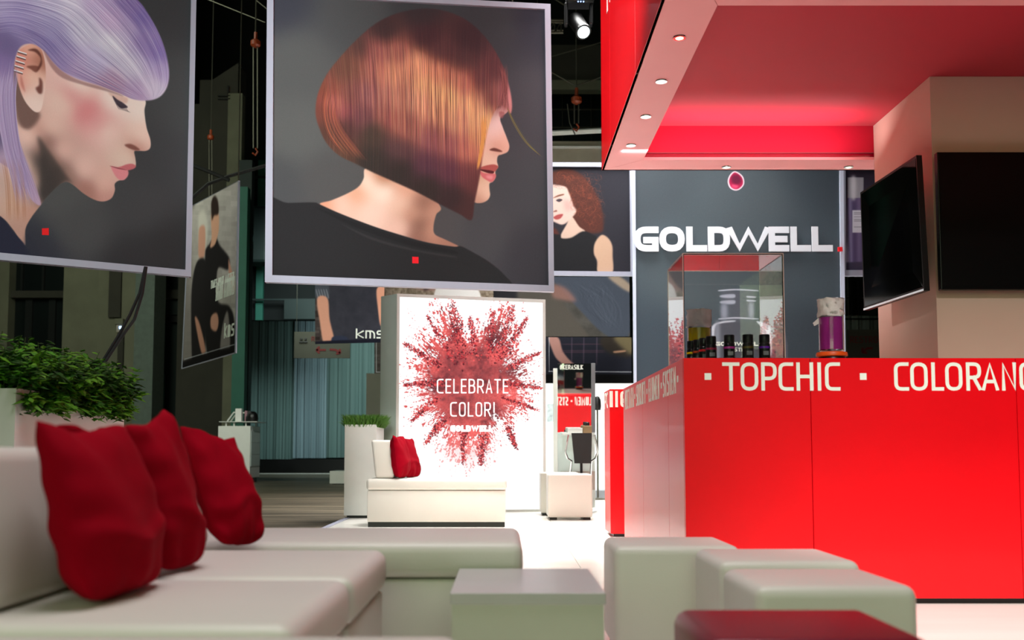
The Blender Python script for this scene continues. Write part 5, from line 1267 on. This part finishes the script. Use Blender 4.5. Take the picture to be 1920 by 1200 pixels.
# local -y faces +x world when rz = +90deg
pillow('pillow', (-.748, 2.0, .482), R(89), R(-16), .41, .355, .13, 1, 'nearest large red pillow leaning on the white sofa back')
pillow('pillow', (-.835, 2.16, .482), R(90), R(-12), .26, .350, .05, 5, 'red pillow tucked behind the nearest one')
pillow('pillow', (-.772, 2.43, .482), R(90), R(-14), .30, .385, .11, 2, 'second red pillow, middle of the sofa back', .03)
pillow('pillow', (-.782, 3.01, .482), R(66), R(-23), .25, .375, .11, 3, 'third red pillow slumped at the sofa end', -.02)
zs = .478
pillow('pillow', (at(762, 0, 10.2).x, 10.15, zs), R(80), R(-8), .40, .44, .17, 8, 'red pillow on the white sofa before the billboard')
pillow('pillow', (at(780, 0, 10.4).x, 10.42, zs), R(72), R(-14), .40, .43, .13, 9, 'red pillow behind its twin against the billboard')

# ================================================================== PLANTS
def planter(x0, x1, y0, y1, h, z0, label, m=None):
    t = thing('planter_box', ((x0 + x1) / 2, (y0 + y1) / 2, z0), label, 'planter'); m = m or M['white']; k = .018
    MB().box(x0, x1, y0, y0 + k, z0 + .03, h).build('front_panel', m, t); MB().box(x0, x1, y1 - k, y1, z0 + .03, h).build('back_panel', m, t)
    MB().box(x0, x0 + k, y0 + k + .001, y1 - k - .001, z0 + .03, h).build('side_panel', m, t); MB().box(x1 - k, x1, y0 + k + .001, y1 - k - .001, z0 + .03, h).build('side_panel', m, t)
    MB().box(x0 + .03, x1 - .03, y0 + .03, y1 - .03, z0, z0 + .03).build('plinth', M['black'], t)
    MB().box(x0 + k, x1 - k, y0 + k, y1 - k, h - .1, h - .03).build('soil', M['soil'], t)
    return t
h1 = at(0, 728, 4.7).z
planter(-2.62, at(55, 0, 4.7).x, 4.7, 6.05, h1, FL, 'long white planter box behind the left sofa')
def leafy(x0, x1, y0, y1, z0, zmax, n, seed, L=.085, mats=('leafdark', 'leaf', 'leaflight'), name='fern', label='', droop=.5):
    rr = random.Random(seed); t = thing(name, ((x0 + x1) / 2, (y0 + y1) / 2, z0), label, 'plant')
    B = [([], []) for _ in mats]
    stems = MB()
    for s in range(n):
        bx, by = rr.uniform(x0, x1), rr.uniform(y0, y1); out = Vector(((bx - (x0 + x1) / 2) / (x1 - x0) * 2, (by - (y0 + y1) / 2) / (y1 - y0) * 1.2, 0))
        hh = rr.uniform(.35, 1) * zmax * (1.0 - .35 * abs(out.x)); p0 = Vector((bx, by, z0 - .03)); tip = p0 + Vector((out.x * .12 + rr.uniform(-.07, .07), out.y * .09 + rr.uniform(-.09, .09), hh))
        if rr.random() < .2: bx = x1 - rr.uniform(0, .08); p0.x = bx; tip = Vector((bx + rr.uniform(.05, .14), by + rr.uniform(-.12, .05), z0 - rr.uniform(-.02, .10)))
        mid = (p0 + tip) / 2 + Vector((0, 0, .06)); pts = [p0, mid, tip]
        if s % 3 == 0: stems.tube(pts, .0022, 3)
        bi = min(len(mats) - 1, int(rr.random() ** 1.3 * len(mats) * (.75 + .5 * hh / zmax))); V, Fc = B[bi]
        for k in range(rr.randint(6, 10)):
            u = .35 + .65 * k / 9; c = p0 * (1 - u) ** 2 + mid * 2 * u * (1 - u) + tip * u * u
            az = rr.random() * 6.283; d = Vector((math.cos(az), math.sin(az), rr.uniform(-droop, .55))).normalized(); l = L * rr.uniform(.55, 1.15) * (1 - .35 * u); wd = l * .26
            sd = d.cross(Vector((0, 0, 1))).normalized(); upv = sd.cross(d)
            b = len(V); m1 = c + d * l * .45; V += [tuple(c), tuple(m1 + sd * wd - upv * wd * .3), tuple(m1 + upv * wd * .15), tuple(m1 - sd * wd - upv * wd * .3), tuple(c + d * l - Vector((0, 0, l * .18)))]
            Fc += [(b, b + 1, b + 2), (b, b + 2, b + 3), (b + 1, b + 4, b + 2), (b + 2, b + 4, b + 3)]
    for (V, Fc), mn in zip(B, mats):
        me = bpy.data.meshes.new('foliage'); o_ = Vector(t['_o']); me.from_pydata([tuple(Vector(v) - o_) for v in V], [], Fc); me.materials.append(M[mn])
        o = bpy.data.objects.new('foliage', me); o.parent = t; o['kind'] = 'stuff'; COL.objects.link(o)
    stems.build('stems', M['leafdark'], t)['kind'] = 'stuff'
    return t
xr = at(55, 0, 4.7).x
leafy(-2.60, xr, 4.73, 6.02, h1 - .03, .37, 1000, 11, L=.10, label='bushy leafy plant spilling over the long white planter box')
hp = at(0, 796, 11.3).z; px0, px1 = at(655.5, 0, 11.3).x, at(713.5, 0, 11.3).x
planter(px0, px1, 11.3, 11.98, hp, 0, 'tall slim white planter left of the lit billboard')
def turf(x0, x1, y0, y1, z0, n, seed, label):
    rr = random.Random(seed); V = []; Fc = []
    for _ in range(n):
        x, y = rr.uniform(x0, x1), rr.uniform(y0, y1); h = rr.uniform(.05, .17); dx, dy = rr.uniform(-.07, .07), rr.uniform(-.07, .07); w2 = .004; a = rr.random() * 3.14
        ex = (x - (x0 + x1) / 2) / (x1 - x0); dx += ex * .09
        b = len(V); c_, s_ = math.cos(a) * w2, math.sin(a) * w2
        V += [(x - c_, y - s_, z0), (x + c_, y + s_, z0), (x + dx * .5 + c_, y + dy * .5 + s_, z0 + h * .7), (x + dx * .5 - c_, y + dy * .5 - s_, z0 + h * .7), (x + dx, y + dy, z0 + h * .95)]
        Fc += [(b, b + 1, b + 2, b + 3), (b + 3, b + 2, b + 4)]
    return solo(MB().py(V, Fc), 'grass_tuft', M['grass'], label, 'plant', kind='stuff')
turf(px0 - .0, px1 + .02, 11.3, 11.98, hp - .03, 5200, 4, 'short dense green grass topping the slim planter')

for o in bpy.data.objects:
    if '_o' in o: del o['_o']
